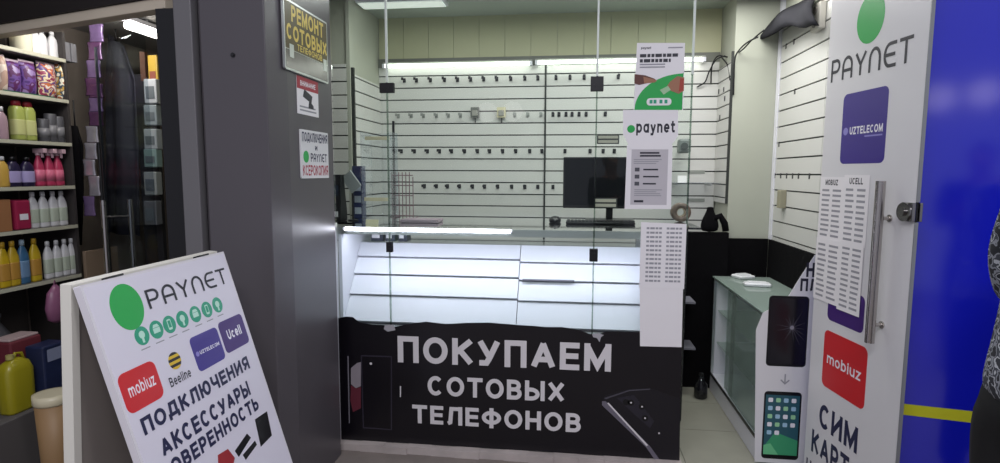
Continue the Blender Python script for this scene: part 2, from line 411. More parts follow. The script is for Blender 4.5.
# ------------------------------------------------------------------ glazing
def pane(n, x0, x1, z0=0.036, z1=2.62, clamps=(), grips=()):
    w = MB().box(x0, x1, GY - 0.004, GY + 0.004, z0, z1).build('window_%d' % n, M_GLASS)
    struct(w)
    for cx, cz, hw, hh in clamps:
        mb = MB().box(cx - hw, cx + hw, GY - 0.011, GY - 0.0045, cz - hh, cz + hh).box(cx - hw, cx + hw, GY + 0.0045, GY + 0.011, cz - hh, cz + hh)
        mb.cyl((cx, GY - 0.013, cz), (cx, GY - 0.011, cz), hh * 0.4, 10)
        mb.build('clamp', M_BLACK, w, bevel=0.0015)
    for cx in grips:
        mb = MB().box(cx - 0.0035, cx + 0.0035, GY - 0.0055, GY + 0.0055, z0, z1)
        mb.build('sealing_strip', glass('seal', 'c6d2ca', 1.2, 0.15), w)
        zc_ = max([c[1] + c[3] for c in clamps] or [1.3]) + 0.003
        MB().box(cx - 0.0045, cx + 0.0045, GY - 0.007, GY + 0.007, zc_, z1).build('joint_profile', mat('pale_joint', 'd5dcd6', .4), w)
    return w
p = onY(388, 88, GY); q = onY(392, 247, GY)
pane(1, -1.185, -0.906)
pane(2, -0.900, 0.116, clamps=[(-0.903, p.z, 0.036, 0.024), (-0.903, q.z, 0.016, 0.026)], grips=[-0.903])
p = onY(598, 84, GY); q = onY(592, 255, GY)
pane(3, 0.122, 0.553, clamps=[(0.119, p.z, 0.03, 0.034), (0.119, q.z, 0.02, 0.031)], grips=[0.119, 0.5525])

# ------------------------------------------------------------------ grey column between the two shops
YF = 2.12
cx = lambda x: onY(x, 200, YF).x
x0, x1, x2, x3, x4 = cx(184.5), cx(202), cx(208), cx(271), -1.15
mb = MB()
mb.prism([(x2, YF), (x3, YF), (x4, 2.25), (x4, 2.69), (x1, 2.69), (x1, YF + 0.03), (x2, YF + 0.03)], lambda p: (p[0], p[1], 0), lambda p: (p[0], p[1], 2.95), M_GREYPANEL)
mb.box(x0, x1 - 0.001, YF - 0.01, 2.69, 0, 2.95, M_GREYSIDE)
mb.box(x0 + 0.002, x2, YF + 0.031, YF + 0.05, 0, 2.95, M_BLACK)
colm = struct(mb.build('column.001', bevel=0.004))
b = onY(233, 55, YF - 0.001)
tag(MB().cyl((b.x, YF - 0.004, b.z), (b.x, YF, b.z), 0.009, 16, M_BLACK).cyl((b.x, YF - 0.007, b.z), (b.x, YF - 0.004, b.z), 0.005, 6, M_DKMETAL).build('bolt'),
    'small dark bolt head alone on the grey column front', 'bolt')

FC = Face((x4, 0, 0), (0, 1, 0), (0, 0, 1))        # column side that carries the signs
# gold repair sign
t = thing('repair_sign', 'brown sign with gold lettering high on the grey column', 'sign', FC.p(2.43, 1.86))
u0, u1, v0, v1 = 2.215, 2.625, 1.862, 2.142
d = 0.012
mb = MB(); FC.rect(mb, u0, u1, v0, v1, 0.001, d, M_ALU, 0.008); mb.build('plate', M_ALU, t)
mb = MB(); FC.rect(mb, u0 + 0.008, u1 - 0.008, v0 + 0.085, v1 - 0.008, d, d + 0.001, None, 0.004)
mb.build('face', mat('brown_sign', '574a26', 0.4, var=0.2, scale=9), t)
mb = MB(); FC.rect(mb, u0 + 0.008, u1 - 0.008, v0 + 0.008, v0 + 0.082, d, d + 0.001, None, 0.004)
mb.build('glare_band', mat('painted_glare', '8a8684', 0.2, 0.6, var=0.4, scale=14), t)  # glare on the sign foot, painted as a pale band
mb = MB(); d2 = d + 0.0015
FC.text(mb, 'РЕМОНТ', 2.275, 2.58, 2.058, 2.126, d2, M_GOLD, 0.21)
FC.text(mb, 'СОТОВЫХ', 2.232, 2.612, 1.985, 2.048, d2, M_GOLD, 0.21)
FC.text(mb, 'ТЕЛЕФОНОВ', 2.32, 2.56, 1.953, 1.981, d2, M_GOLD, 0.18)
mb.build('lettering', M_GOLD, t)
mb = MB()
for u in (2.27, 2.59): FC.rect(mb, u - 0.018, u + 0.018, 1.915, 1.968, d2, d2 + 0.0005, M_ALU)
mb.build('phone_picture', M_ALU, t)
# camera warning sign
t = thing('camera_notice', 'small white notice with red header showing a surveillance camera', 'sign', FC.p(2.43, 1.64))
u0, u1, v0, v1 = 2.325, 2.53, 1.697, 1.855
mb = MB(); FC.rect(mb, u0, u1, v0, v1, 0.001, 0.003, M_PAPER); mb.build('sheet', M_PAPER, t)
mb = MB(); FC.rect(mb, u0, u1, v1 - 0.052, v1, 0.003, 0.0036, None); mb.build('header', mat('dull_red', 'a3283a', 0.5), t)
mb = MB(); FC.text(mb, 'ВНИМАНИЕ', u0 + 0.03, u1 - 0.03, v1 - 0.038, v1 - 0.016, 0.004, M_WHITEINK, 0.18)
FC.lines(mb, u0 + 0.02, u1 - 0.02, v0 + 0.01, v0 + 0.04, 2, 0.0035, M_GREYINK); mb.build('lettering', None, t)
mb = MB(); um, vm = (u0 + u1) / 2, v0 + 0.066
FC.poly(mb, [(um - 0.05, vm + 0.01), (um + 0.03, vm - 0.01), (um + 0.04, vm + 0.02), (um - 0.035, vm + 0.042)], 0.003, 0.004, M_INK)
FC.poly(mb, [(um + 0.0, vm - 0.035), (um + 0.05, vm - 0.035), (um + 0.05, vm - 0.022), (um + 0.02, vm - 0.004), (um + 0.008, vm - 0.004)], 0.003, 0.004, M_INK)
mb.build('camera_picture', M_INK, t)
# white connection / photocopy sign
t = thing('services_sign', 'white sign with navy and red lettering and green dot', 'sign', FC.p(2.48, 1.42))
u0, u1, v0, v1 = 2.335, 2.612, 1.422, 1.632
mb = MB(); FC.rect(mb, u0, u1, v0, v1, 0.001, 0.008, M_VINYL, 0.006); mb.build('plate', M_VINYL, t)
mb = MB(); d2 = 0.0085
FC.text(mb, 'ПОДКЛЮЧЕНИЯ', u0 + 0.012, u1 - 0.01, 1.577, 1.622, d2, M_NAVY, 0.18)
FC.text(mb, 'И', 2.47, 2.493, 1.546, 1.567, d2, M_NAVY, 0.24)
FC.text(mb, 'P^Y~&T', u0 + 0.09, u1 - 0.02, 1.495, 1.533, d2, M_NAVY, 0.17)
FC.text(mb, 'КСЕРОКОПИЯ', u0 + 0.012, u1 - 0.01, 1.434, 1.48, d2, mat('sign_red', 'a8203c', 0.5), 0.17)
mb.build('lettering', None, t)
mb = MB(); FC.disc(mb, u0 + 0.045, 1.516, 0.026, 0.008, 0.0087); mb.build('green_dot', M_GREEN, t)

# ------------------------------------------------------------------ black film banner on the lower glass
FG = Face((0, GY - 0.0045, 0), (1, 0, 0), (0, 0, 1))
t = thing('shop_banner', 'black film banner with big pale lettering across the lower glazing', 'banner', (-0.3, GY - 0.006, 0.037))
top = [(336.6, 318), (346, 316.5), (353, 317), (357, 320.5), (361, 322.6), (372, 324.5), (383, 325), (394, 327), (408, 324), (426, 321.6), (446, 324), (466, 322.8), (488.6, 322.5),
       (520, 325), (533, 325.8), (546, 327), (562, 327), (579.5, 330), (590, 334), (599, 334), (606, 331.5), (616, 331.5), (636, 332), (660, 333), (683.3, 334)]
poly = [FG.hit(x, y) for x, y in top]
poly[0] = (-1.183, poly[0][1]); poly[-1] = (0.551, poly[-1][1])
mb = MB(); FG.poly(mb, [(-1.183, 0.04), (0.551, 0.04)] + poly[::-1], 0.0008, 0.0014); mb.build('film', M_BLACKV, t)
def px_text(F, mb, body, lb, rt, d, m, bold, rb=None):
    """place a line of lettering between its lower left and its upper right corner as seen in the photograph"""
    a, b = F.hit(*lb), F.hit(*rt); F.text(mb, body, a[0], b[0], a[1], b[1], d, m, bold)
M_SILV = mat('silver_ink', 'd8d4d6', 0.5)
mb = MB(); FG.text(mb, 'ПОКУПАЕМ', -0.868, 0.215, 0.470, 0.614, 0.0016, M_SILV, 0.205); mb.build('headline', M_SILV, t)
mb = MB(); FG.text(mb, 'СОТОВЫХ', -0.712, -0.012, 0.306, 0.410, 0.0016, M_SILV, 0.205); mb.build('second_line', M_SILV, t)
mb = MB(); FG.text(mb, 'ТЕЛЕФОНОВ', -0.795, 0.073, 0.148, 0.255, 0.0016, M_SILV, 0.205); mb.build('third_line', M_SILV, t)
# printed phone, lower right, lying on the diagonal
mb = MB()
H = lambda pts: [FG.hit(*p) for p in pts]
FG.poly(mb, H([(602.5, 399), (606, 395), (629, 389), (650, 388), (680, 399), (679.5, 461), (661, 461.5)]), 0.0014, 0.0018, mat('phone_print', '15131a', 0.35))
FG.poly(mb, H([(602, 401), (605.5, 401), (650, 446), (661, 461.5), (656, 461.5), (646, 447), (602, 405)]), 0.0018, 0.0021, mat('phone_edge_print', '6a6672', 0.3))
FG.poly(mb, H([(607, 403), (608.5, 402.5), (648, 445), (646.5, 446)]), 0.0021, 0.0023, M_SILV)
FG.poly(mb, H([(604, 398), (629, 389.8), (650, 388.5), (650, 389.5), (629, 391), (606, 399)]), 0.0018, 0.002, mat('phone_rim_print', '4a4852', 0.3))
FG.poly(mb, H([(617, 398), (634, 395), (654, 421), (650, 428), (634, 414)]), 0.0018, 0.002, mat('camera_print', '26242e', 0.3))
for x, y in ((626, 402), (631, 402.5), (642, 406.5), (645, 418)):
    a = FG.hit(x, y); FG.disc(mb, a[0], a[1], 0.016, 0.002, 0.0023, M_BLACK)
for x, y in ((631, 402.5), (642, 406.5), (645, 418), (659, 433)):
    a = FG.hit(x, y); FG.disc(mb, a[0], a[1], 0.0045, 0.0023, 0.0026, M_SILV, 10)
mb.build('phone_picture', None, t)
# printed handset and the grey and red patches beside it, far left
mb = MB()
FG.poly(mb, H([(361, 355), (392, 356), (392, 430), (363, 428)]), 0.0014, 0.0016, mat('handset_rim_print', '34303c', 0.3))
FG.poly(mb, H([(362, 356.2), (391, 357.2), (391, 429), (364, 427)]), 0.0016, 0.0018, M_BLACKV)
a = FG.hit(371, 363.5); FG.disc(mb, a[0], a[1], 0.007, 0.0018, 0.0021, M_SILV, 12)
FG.poly(mb, H([(347.5, 356), (348.7, 356), (350, 423), (349, 423)]), 0.0014, 0.0017, mat('film_edge', '77747c', 0.4))
FG.poly(mb, H([(351, 368), (357, 363), (361, 362), (361, 386), (356, 388), (351, 384)]), 0.0014, 0.0016, mat('grey_patch', '8d858c', 0.5))
FG.poly(mb, H([(351, 385), (356, 388), (361, 387), (361, 408), (353, 412), (350.5, 400)]), 0.0014, 0.00165, mat('red_patch', '5f2230', 0.5))
FG.poly(mb, H([(400, 386), (401.2, 386), (401, 397), (400, 397)]), 0.0014, 0.0017, M_SILV)
mb.build('handset_picture', None, t)
for pts, lb in (([(385, 325), (394, 324.5), (395.5, 330), (388, 331.5), (384, 329)], 'scrap of clear tape at the ragged banner top under left seam'),
                ([(592, 334), (598, 333), (604, 335), (601, 337), (599.5, 342), (597, 338), (593, 337)], 'scrap of clear tape at the banner top under right seam')):
    mb = MB(); FG.poly(mb, H(pts), 0.0016, 0.0024); o = mb.build('tape_scrap', mat('tape', 'a9a7ad', 0.3)); tag(o, lb, 'tape', 'tape scraps on the banner')

# ------------------------------------------------------------------ white display counter behind the glass
t = thing('display_counter', 'white display counter with sloped slatted front behind the glass', 'counter', (-0.4, 3.1, 0))
CX0, CX1 = -1.165, 0.40
MB().box(CX0, CX1, 2.81, 3.30, 0.0, 0.655).build('base', M_WHITE, t, bevel=0.003)
prof = [(2.80, 0.0), (3.50, 0.0), (3.50, ZT - 0.012), (2.80, ZT - 0.012)]
MB().prism(prof, lambda p: (CX0 - 0.018, p[0], p[1]), lambda p: (CX0 - 0.001, p[0], p[1]), M_WHITE).build('side_panel', M_WHITE, t)
MB().prism(prof, lambda p: (CX1 + 0.001, p[0], p[1]), lambda p: (CX1 + 0.018, p[0], p[1]), M_WHITE).build('side_panel', M_WHITE, t)
S0, S1 = Vector((0, 2.815, 0.665)), Vector((0, 3.075, 1.055))     # slope of the goods rest
sd = (S1 - S0); sn = Vector((0, -sd.z, sd.y)).normalized()
def slope(mb, xa, xb, cuts):
    for a, b in zip(cuts[:-1], cuts[1:]):
        ga, gb = a + 0.012, b
        q0, q1 = S0 + sd * ga, S0 + sd * gb
        pr = [q0 + sn * 0.016, q1 + sn * 0.003, q1 - sn * 0.006, q0 - sn * 0.006]
        vs = [(xa, v.y, v.z) for v in pr] + [(xb, v.y, v.z) for v in pr]
        mb.faces(vs, [(0, 1, 2, 3), (7, 6, 5, 4), (0, 4, 5, 1), (1, 5, 6, 2), (2, 6, 7, 3), (3, 7, 4, 0)], M_WHITE)
mb = MB(); slope(mb, CX0, -0.262, [0.0, 0.32, 0.575, 0.80, 1.0])
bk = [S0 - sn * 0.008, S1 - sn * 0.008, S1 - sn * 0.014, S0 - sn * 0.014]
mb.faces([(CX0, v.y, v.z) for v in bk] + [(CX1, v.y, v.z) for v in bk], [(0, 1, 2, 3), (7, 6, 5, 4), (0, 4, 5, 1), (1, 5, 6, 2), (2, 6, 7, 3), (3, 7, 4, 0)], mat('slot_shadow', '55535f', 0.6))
mb.build('sloped_slats', None, t)
mb = MB(); slope(mb, -0.258, CX1, [0.0, 0.30, 0.545, 0.77, 1.0]); mb.build('sloped_slats', M_WHITE, t)
mb = MB(); q = S0 + sd * 0.55 + sn * 0.02; MB_x = (-0.24, 0.03)
mb.obox((sum(MB_x) / 2, q.y, q.z), ((MB_x[1] - MB_x[0]) / 2, 0, 0), sd.normalized() * 0.004, sn * 0.006); mb.build('groove_line', mat('groove_line_grey', '6d6b78', 0.5), t)  # grey bar drawn for the dark groove line in the slats
MB().box(CX0 - 0.018, CX1 + 0.018, 2.80, 3.10, ZT - 0.011, ZT).box(-1.44, 0.69, 3.1005, 3.62, ZT - 0.011, ZT).build('glass_top', glass('counter_top_glass', 'a9b6b4', 2.0, 0.05), t)
mb = MB().box(CX0 - 0.018, CX1 + 0.018, 2.792, 2.806, ZT - 0.032, ZT + 0.004); mb.build('front_rail', M_ALU, t)
MB().box(-1.44, 0.69, 3.6205, 3.64, ZT - 0.03, ZT + 0.003).build('rear_rail', M_DKMETAL, t)
MB().box(0.43, 0.67, 3.32, 3.52, 0.0, ZT - 0.012).build('end_box', M_BLACK, t, bevel=0.003)
MB().box(CX0 + 0.003, CX1 - 0.003, 3.078, 3.32, 1.05, 1.061).build('shelf', M_ACRYL, t)
MB().box(CX0, CX1, 3.50, 3.52, 0.0, 0.78).build('back_panel', mat('counter_back', 'b9b9b4', 0.5), t)
a = onY(342, 228, 2.80); b = onY(511, 231.5, 2.80)
t2 = thing('strip_lamp', 'glowing white strip lamp along the front edge of the counter', 'lamp', (-0.72, 2.787, ZT))
MB().cyl((a.x + 0.02, 2.788, ZT - 0.004), (b.x, 2.788, ZT - 0.004), 0.009, 12).build('tube', M_LED, t2)
mb = MB()
for x in (a.x + 0.012, b.x): mb.cyl((x, 2.788, ZT - 0.004), (x + 0.01, 2.788, ZT - 0.004), 0.0095, 12)
mb.build('end_cap', M_WHITE, t2)

# ------------------------------------------------------------------ papers on the glass
def sheet_thing(name, label, cat, pts, d=0.001, m=M_PAPER, F=FG, group=None):
    hv = [F.hit(*p) for p in pts]
    u = [h[0] for h in hv]; v = [h[1] for h in hv]
    t = thing(name, label, cat, F.p((min(u) + max(u)) / 2, min(v), d), group)
    mb = MB(); F.poly(mb, hv, d, d + 0.0006); mb.build('sheet', m, t)
    return t, min(u), max(u), min(v), max(v), d + 0.0007
# transfer poster
t, u0, u1, v0, v1, d = sheet_thing('poster', 'white and green poster of hands exchanging money on the glass', 'poster', [(633.5, 110), (683, 110), (685, 43), (637, 43)])
W_, H_ = u1 - u0, v1 - v0
P = lambda pts: [(u0 + W_ * a, v0 + H_ * b) for a, b in pts]
mb = MB(); c = [(1.0 - 0.98 * math.sin(PI / 2 * i / 14), 0.54 - 0.52 * (1 - math.cos(PI / 2 * i / 14))) for i in range(15)]
FG.poly(mb, P([(0.0, 0.0), (0.98, 0.0)] + [(min(0.985, a), max(b, 0.01)) for a, b in c]), d, d + 0.0004); mb.build('green_field', M_GREEN, t)
mb = MB(); dk = d + 0.0008
FG.text(mb, 'paynet', *(u0 + W_ * 0.12, u0 + W_ * 0.32), v0 + H_ * 0.9, v0 + H_ * 0.94, dk, M_INK, 0.22)
FG.text(mb, 'nocom yopio an', u0 + W_ * 0.1, u0 + W_ * 0.84, v0 + H_ * 0.785, v0 + H_ * 0.835, dk, M_INK, 0.24) if False else None
for k, (e, y) in enumerate(((0.86, 0.81), (0.72, 0.735))):
    x = 0.1
    while x < e - 0.03:
        w = random.choice((0.06, 0.09, 0.13)); w = min(w, e - x)
        FG.rect(mb, u0 + W_ * x, u0 + W_ * (x + w), v0 + H_ * (y - 0.024), v0 + H_ * (y + 0.024), dk, dk + 0.0003, M_INK); x += w + 0.02
FG.lines(mb, u0 + W_ * 0.1, u0 + W_ * 0.62, v0 + H_ * 0.62, v0 + H_ * 0.70, 2, dk, M_GREYINK)
FG.lines(mb, u0 + W_ * 0.66, u0 + W_ * 0.95, v0 + H_ * 0.9, v0 + H_ * 0.94, 1, dk, M_GREYINK, 0.4, 0.0)
mb.build('lettering', None, t)
mb = MB(); SK = mat('skin_print', '9a6a50', 0.5); d3 = d + 0.0009
FG.poly(mb, P([(0.0, 0.54), (0.22, 0.52), (0.40, 0.47), (0.47, 0.43), (0.36, 0.43), (0.24, 0.40), (0.10, 0.38), (0.0, 0.40)]), d3, d3 + 0.0003, mat('sleeve_dark_print', '5a2e26', 0.5))
FG.poly(mb, P([(0.18, 0.50), (0.40, 0.46), (0.50, 0.42), (0.36, 0.41), (0.20, 0.40)]), d3 + 0.0003, d3 + 0.0006, SK)
FG.poly(mb, P([(1.0, 0.48), (0.86, 0.50), (0.72, 0.42), (0.64, 0.33), (0.76, 0.28), (0.9, 0.24), (1.0, 0.28)]), d3, d3 + 0.0003, SK)
FG.poly(mb, P([(1.0, 0.46), (0.92, 0.47), (0.90, 0.27), (1.0, 0.29)]), d3 + 0.0003, d3 + 0.0006, mat('sleeve_red_print', 'a03a2c', 0.5))
FG.poly(mb, P([(0.42, 0.42), (0.52, 0.46), (0.56, 0.40), (0.47, 0.37)]), d3 + 0.0006, d3 + 0.0009, M_GREEN)
FG.poly(mb, P([(0.52, 0.30), (0.68, 0.36), (0.74, 0.30), (0.60, 0.23)]), d3 + 0.0006, d3 + 0.0009, mat('note_print', '9fc29a', 0.5))
mb.build('hands_picture', None, t)
mb = MB(); FG.rect(mb, u0 + W_ * 0.26, u0 + W_ * 0.76, v0 + H_ * 0.07, v0 + H_ * 0.18, d3, d3 + 0.0004, M_PAPER, H_ * 0.05)
for a in (0.32, 0.40, 0.52, 0.62): FG.rect(mb, u0 + W_ * a, u0 + W_ * (a + 0.06), v0 + H_ * 0.10, v0 + H_ * 0.155, d3 + 0.0004, d3 + 0.0008, M_TEAL)
mb.build('code_pill', None, t)
# paynet sign with a rounded lower edge
pts = [(623, 110), (678, 110), (678, 136)] + [(674.5, 141), (672, 144), (671, 149.5), (629, 149.5), (628, 144), (625.5, 139), (623, 135)]
t, u0, u1, v0, v1, d = sheet_thing('payment_sign', 'white sign with green dot and bold dark wordmark taped below the poster', 'sign', pts[::-1], d=0.0022)
mb = MB(); px_text(FG, mb, 'paynet', (636, 135.5), (675, 121), d + 0.0003, M_INK, 0.2); mb.build('lettering', M_INK, t)
mb = MB(); a = FG.hit(631, 129); FG.disc(mb, a[0], a[1], 0.018, d, d + 0.0004); mb.build('green_dot', M_GREEN, t)
# info sheet
t, u0, u1, v0, v1, d = sheet_thing('info_sheet', 'white info sheet with grey framed small print hanging under the sign', 'paper', [(624.5, 209), (671, 209), (672.5, 145), (627, 145)])
W_, H_ = u1 - u0, v1 - v0
mb = MB(); FG.rect(mb, u0 + W_ * .12, u1 - W_ * .1, v0 + H_ * .07, v1 - H_ * .06, d, d + 0.0002, mat('sheet_grey', 'bdb9be', 0.6)); mb.build('frame', None, t)
mb = MB(); d += 0.0004
FG.lines(mb, u0 + W_ * .3, u1 - W_ * .25, v0 + H_ * .81, v0 + H_ * .90, 2, d, M_INK, 0.6, 0.1)
FG.lines(mb, u0 + W_ * .17, u1 - W_ * .2, v0 + H_ * .70, v0 + H_ * .79, 3, d, M_GREYINK)
for k in range(3):
    v = v0 + H_ * (.62 - .11 * k); FG.rect(mb, u0 + W_ * .2, u0 + W_ * .3, v - H_ * .03, v + H_ * .03, d, d + 0.0003, mat('icon_ink', '4a4a52', 0.5))
    FG.lines(mb, u0 + W_ * .38, u1 - W_ * .25, v - H_ * .02, v + H_ * .02, 1, d, M_INK, 0.6)
FG.lines(mb, u0 + W_ * .2, u1 - W_ * .2, v0 + H_ * .2, v0 + H_ * .32, 4, d, M_GREYINK)
FG.lines(mb, u0 + W_ * .2, u0 + W_ * .4, v0 + H_ * .1, v0 + H_ * .15, 1, d, M_INK, 0.7, 0)
mb.build('print', None, t)
# number list over a blank sheet
t, u0, u1, v0, v1, d = sheet_thing('blank_sheet', 'blank white sheet hanging under the number list over the banner', 'paper', [(640, 346), (681.5, 347), (683, 284), (639.5, 284)], d=0.0024)
t, u0, u1, v0, v1, d = sheet_thing('number_list', 'white sheet with two columns of numbers taped above a blank sheet', 'paper', [(639, 288), (684, 289), (686.5, 224), (641, 222)], d=0.0034)
W_, H_ = u1 - u0, v1 - v0
mb = MB()
for c0, c1 in ((.13, .46), (.57, .9)):
    for k in range(13):
        v = v1 - H_ * (.09 + k * .066); x = c0
        for w in (.06, .1, .06, .06):
            FG.rect(mb, u0 + W_ * x, u0 + W_ * (x + w), v - H_ * .015, v + H_ * .015, d, d + 0.0003, M_GREYINK); x += w + .018
mb.build('print', M_GREYINK, t)
# ------------------------------------------------------------------ lamps in the kiosk
def tube_lamp(xa, xb, z, y, label):
    t = thing('tube_lamp', label, 'lamp', ((xa + xb) / 2, y, z), 'tube lamps on the back wall')
    MB().box(xa, xb, y - 0.012, y + 0.0245, z + 0.007, z + 0.02).build('housing', mat('lamp_housing', '9a9c94', .5), t, bevel=0.003)
    MB().cyl((xa + 0.02, y - 0.012, z - 0.008), (xb - 0.02, y - 0.012, z - 0.008), 0.0125, 14).build('tube', M_TUBE, t)
    for x in (xa, xb - 0.02): MB().box(x, x + 0.02, y - 0.026, y + 0.008, z - 0.024, z + 0.006).build('end_cap', M_WHITE, t)
z1 = onY(460, 64, BY - 0.04).z
tube_lamp(-1.41, -0.285, z1, BY - 0.045, 'longer lit tube lamp at the left above the slat wall')
tube_lamp(-0.265, 0.93, z1 + 0.004, BY - 0.045, 'lit tube lamp behind the poster, ending at the hanging wires')
t = thing('ceiling_lamp', 'bright lamp flat on the kiosk ceiling near the grey column', 'lamp', (-1.3, 3.88, CZ - 0.03))
MB().box(-1.44, -0.84, 3.78, 3.94, CZ - 0.028, CZ - 0.001).build('housing', M_WHITE, t, bevel=0.003)
MB().box(-1.425, -0.855, 3.795, 3.925, CZ - 0.034, CZ - 0.028).build('diffuser', mat('diffuser', 'ffffff', 0.4, emit=0.45, emitcol='f6fff6'), t)

# ------------------------------------------------------------------ hooks on the slat walls
hp = MB().box(-0.012, 0.012, -0.005, 0.0, -0.022, 0.008).build('display_hook', M_DKMETAL)
def hook_geo(name, m, big=1.0):
    mb = MB().box(-0.011 * big, 0.011 * big, -0.004, 0.0, -0.026, 0.006)
    mb.tube([(0, -0.003, -0.010), (0, -0.05, -0.012), (0, -0.058, -0.004)], 0.0028, 6)
    mb.box(-0.009 * big, 0.009 * big, -0.060, -0.057, -0.016, 0.004)
    return mb.build(name, m)
bpy.data.objects.remove(hp)
proto_dark = hook_geo('display_hook', M_DKMETAL); proto_pale = hook_geo('display_hook', mat('pale_hook', '9a9d98', 0.4, 0.5))
used = set()
def hook(proto, loc, rz, label, group):
    first = proto.name not in used; used.add(proto.name)
    o = proto if first else proto.copy()
    if not first: COL.objects.link(o)
    o.location = loc; o.rotation_euler = (0, 0, rz); tag(o, label, 'hook', group)
def hook_row(xs_px, y_px, z, proto, label, group):
    for x in xs_px:
        hook(proto, (onY(x, y_px, BY).x, BY - 0.0145, z), 0, label, group)
r1 = [405, 417, 431, 445, 458, 471, 484, 497, 511, 525, 538]
hook_row(r1, 83, 2.15, proto_dark, 'dark hook in the top row on the back slat wall', 'hooks in the top row')
hook_row([556, 570, 584, 618], 81, 2.15, proto_dark, 'dark hook in the top row beside the poster', 'hooks in the top row beside the poster')
hook_row([399, 412, 424, 437, 449, 461, 515, 528, 541], 118, 1.886, proto_pale, 'pale hook in the second row on the back slat wall', 'hooks in the second row')
hook_row([553, 559, 566, 572, 579, 586, 605], 117, 1.886, proto_dark, 'dark hook in the crowded second row beside the seam', 'hooks in the second row beside the seam')
hook_row([402, 415, 428, 440, 452, 465, 478, 490, 503, 516, 530, 542], 151, 1.62, proto_dark, 'dark hook in the third row on the back slat wall', 'hooks in the third row')
hook_row([565, 590, 603, 614], 151, 1.62, proto_dark, 'dark hook in the third row above the monitor', 'hooks in the third row above the monitor')
hook_row([425, 437, 448, 460, 473, 485, 498, 512, 525, 538, 553], 186, 1.355, proto_dark, 'dark hook in the fourth row on the back slat wall', 'hooks in the fourth row')
for (x, y), lb in (((769, 47), ''), ((781, 41), ''), ((789, 36), ''), ((797, 31), '')):
    q = onX(x, y, XR); hook(proto_dark, (XR - 0.0145, q.y, 2.245), PI / 2, 'dark hook in the upper row on the right slat wall', 'hooks in the upper row of the right wall')
for x, y in ((773, 90), (780, 88), (798, 79)):
    q = onX(x, y, XR); hook(proto_dark, (XR - 0.0145, q.y, 1.945), PI / 2, 'dark hook in the second row on the right slat wall', 'hooks in the second row of the right wall')
for x, y in ((770, 133), (776, 132), (782, 131)):
    q = onX(x, y, XR); hook(proto_dark, (XR - 0.0145, q.y, 1.645), PI / 2, 'dark hook in the three hook row on the right wall', 'hooks in the middle row of the right wall')
for x in (767, 772, 777, 783, 789, 795, 801, 812):
    q = onX(x, 177, XR); hook(proto_dark, (XR - 0.0145, q.y, 1.446), PI / 2, 'dark hook in the low row on the right slat wall', 'hooks in the low row of the right wall')
for x, y in ((721, 90), (726, 88), (722, 116), (727, 97)):
    q = onX(x, y, PX); hook(proto_dark, (PX - 0.0165, q.y, q.z), PI / 2, 'dark hook on the narrow slat panel beside the pillar', 'hooks on the narrow panel')
# goods that still hang there
def hanging_pack(x, y, w, h, m, label):
    q = onY(x, y, BY); t = thing('hanging_pack', label, 'package', (q.x, BY - 0.045, q.z - h / 2), 'packs left on the back wall')
    MB().box(q.x - w / 2, q.x + w / 2, BY - 0.05, BY - 0.036, q.z - h / 2, q.z + h / 2).build('card', m, t, bevel=0.002)
    MB().box(q.x - w * .32, q.x + w * .32, BY - 0.058, BY - 0.0505, q.z - h * .35, q.z + h * .2).build('blister', mat('blister', '9b9a92', 0.2), t, bevel=0.003)
    MB().tube([(q.x, BY - 0.02, q.z - h / 2 - 0.001), (q.x, BY - 0.03, q.z - h / 2 - 0.035)], 0.004, 6).build('tail', M_DKMETAL, t)
hanging_pack(476, 113, 0.065, 0.075, mat('grey_pack', '6b6d68', 0.5), 'grey square pack hanging on the back slat wall')
hanging_pack(502, 113, 0.065, 0.075, mat('cream_pack', 'd2cba8', 0.5), 'cream square pack hanging on the back slat wall')
q = onX(787, 200, XR)
tag(MB().box(XR - 0.05, XR - 0.0145, q.y - 0.03, q.y + 0.03, q.z - 0.05, q.z + 0.06).build('hanging_card', mat('beige_pack', '98947e', 0.6), bevel=0.003), 'beige card pack hanging low on the right slat wall', 'package')

# ------------------------------------------------------------------ counter top goods
MY = 3.40
a, b = onY(563.5, 157, MY), onY(655, 209, MY)
t = thing('monitor', 'black flat computer monitor on the counter partly behind the papers', 'monitor', ((a.x + b.x) / 2, MY, ZT))
xm = onY(610, 200, MY).x
MB().box(a.x, b.x, MY, MY + 0.03, b.z, a.z).build('casing', M_BLACK, t, bevel=0.005)
MB().box(a.x + 0.01, b.x - 0.01, MY - 0.002, MY - 0.0005, b.z + 0.018, a.z - 0.01).build('screen', mat('screen_black', '0c0d14', 0.3, 0, 0.25), t)
mb = MB().box(xm - 0.02, xm + 0.02, MY + 0.03, MY + 0.05, ZT + 0.012, b.z + 0.1); mb.build('stand', M_BLACK, t, bevel=0.003)
MB().box(xm - 0.14, xm + 0.14, MY - 0.06, MY + 0.1, ZT + 0.001, ZT + 0.012).build('stand_base', M_BLACK, t, bevel=0.004)
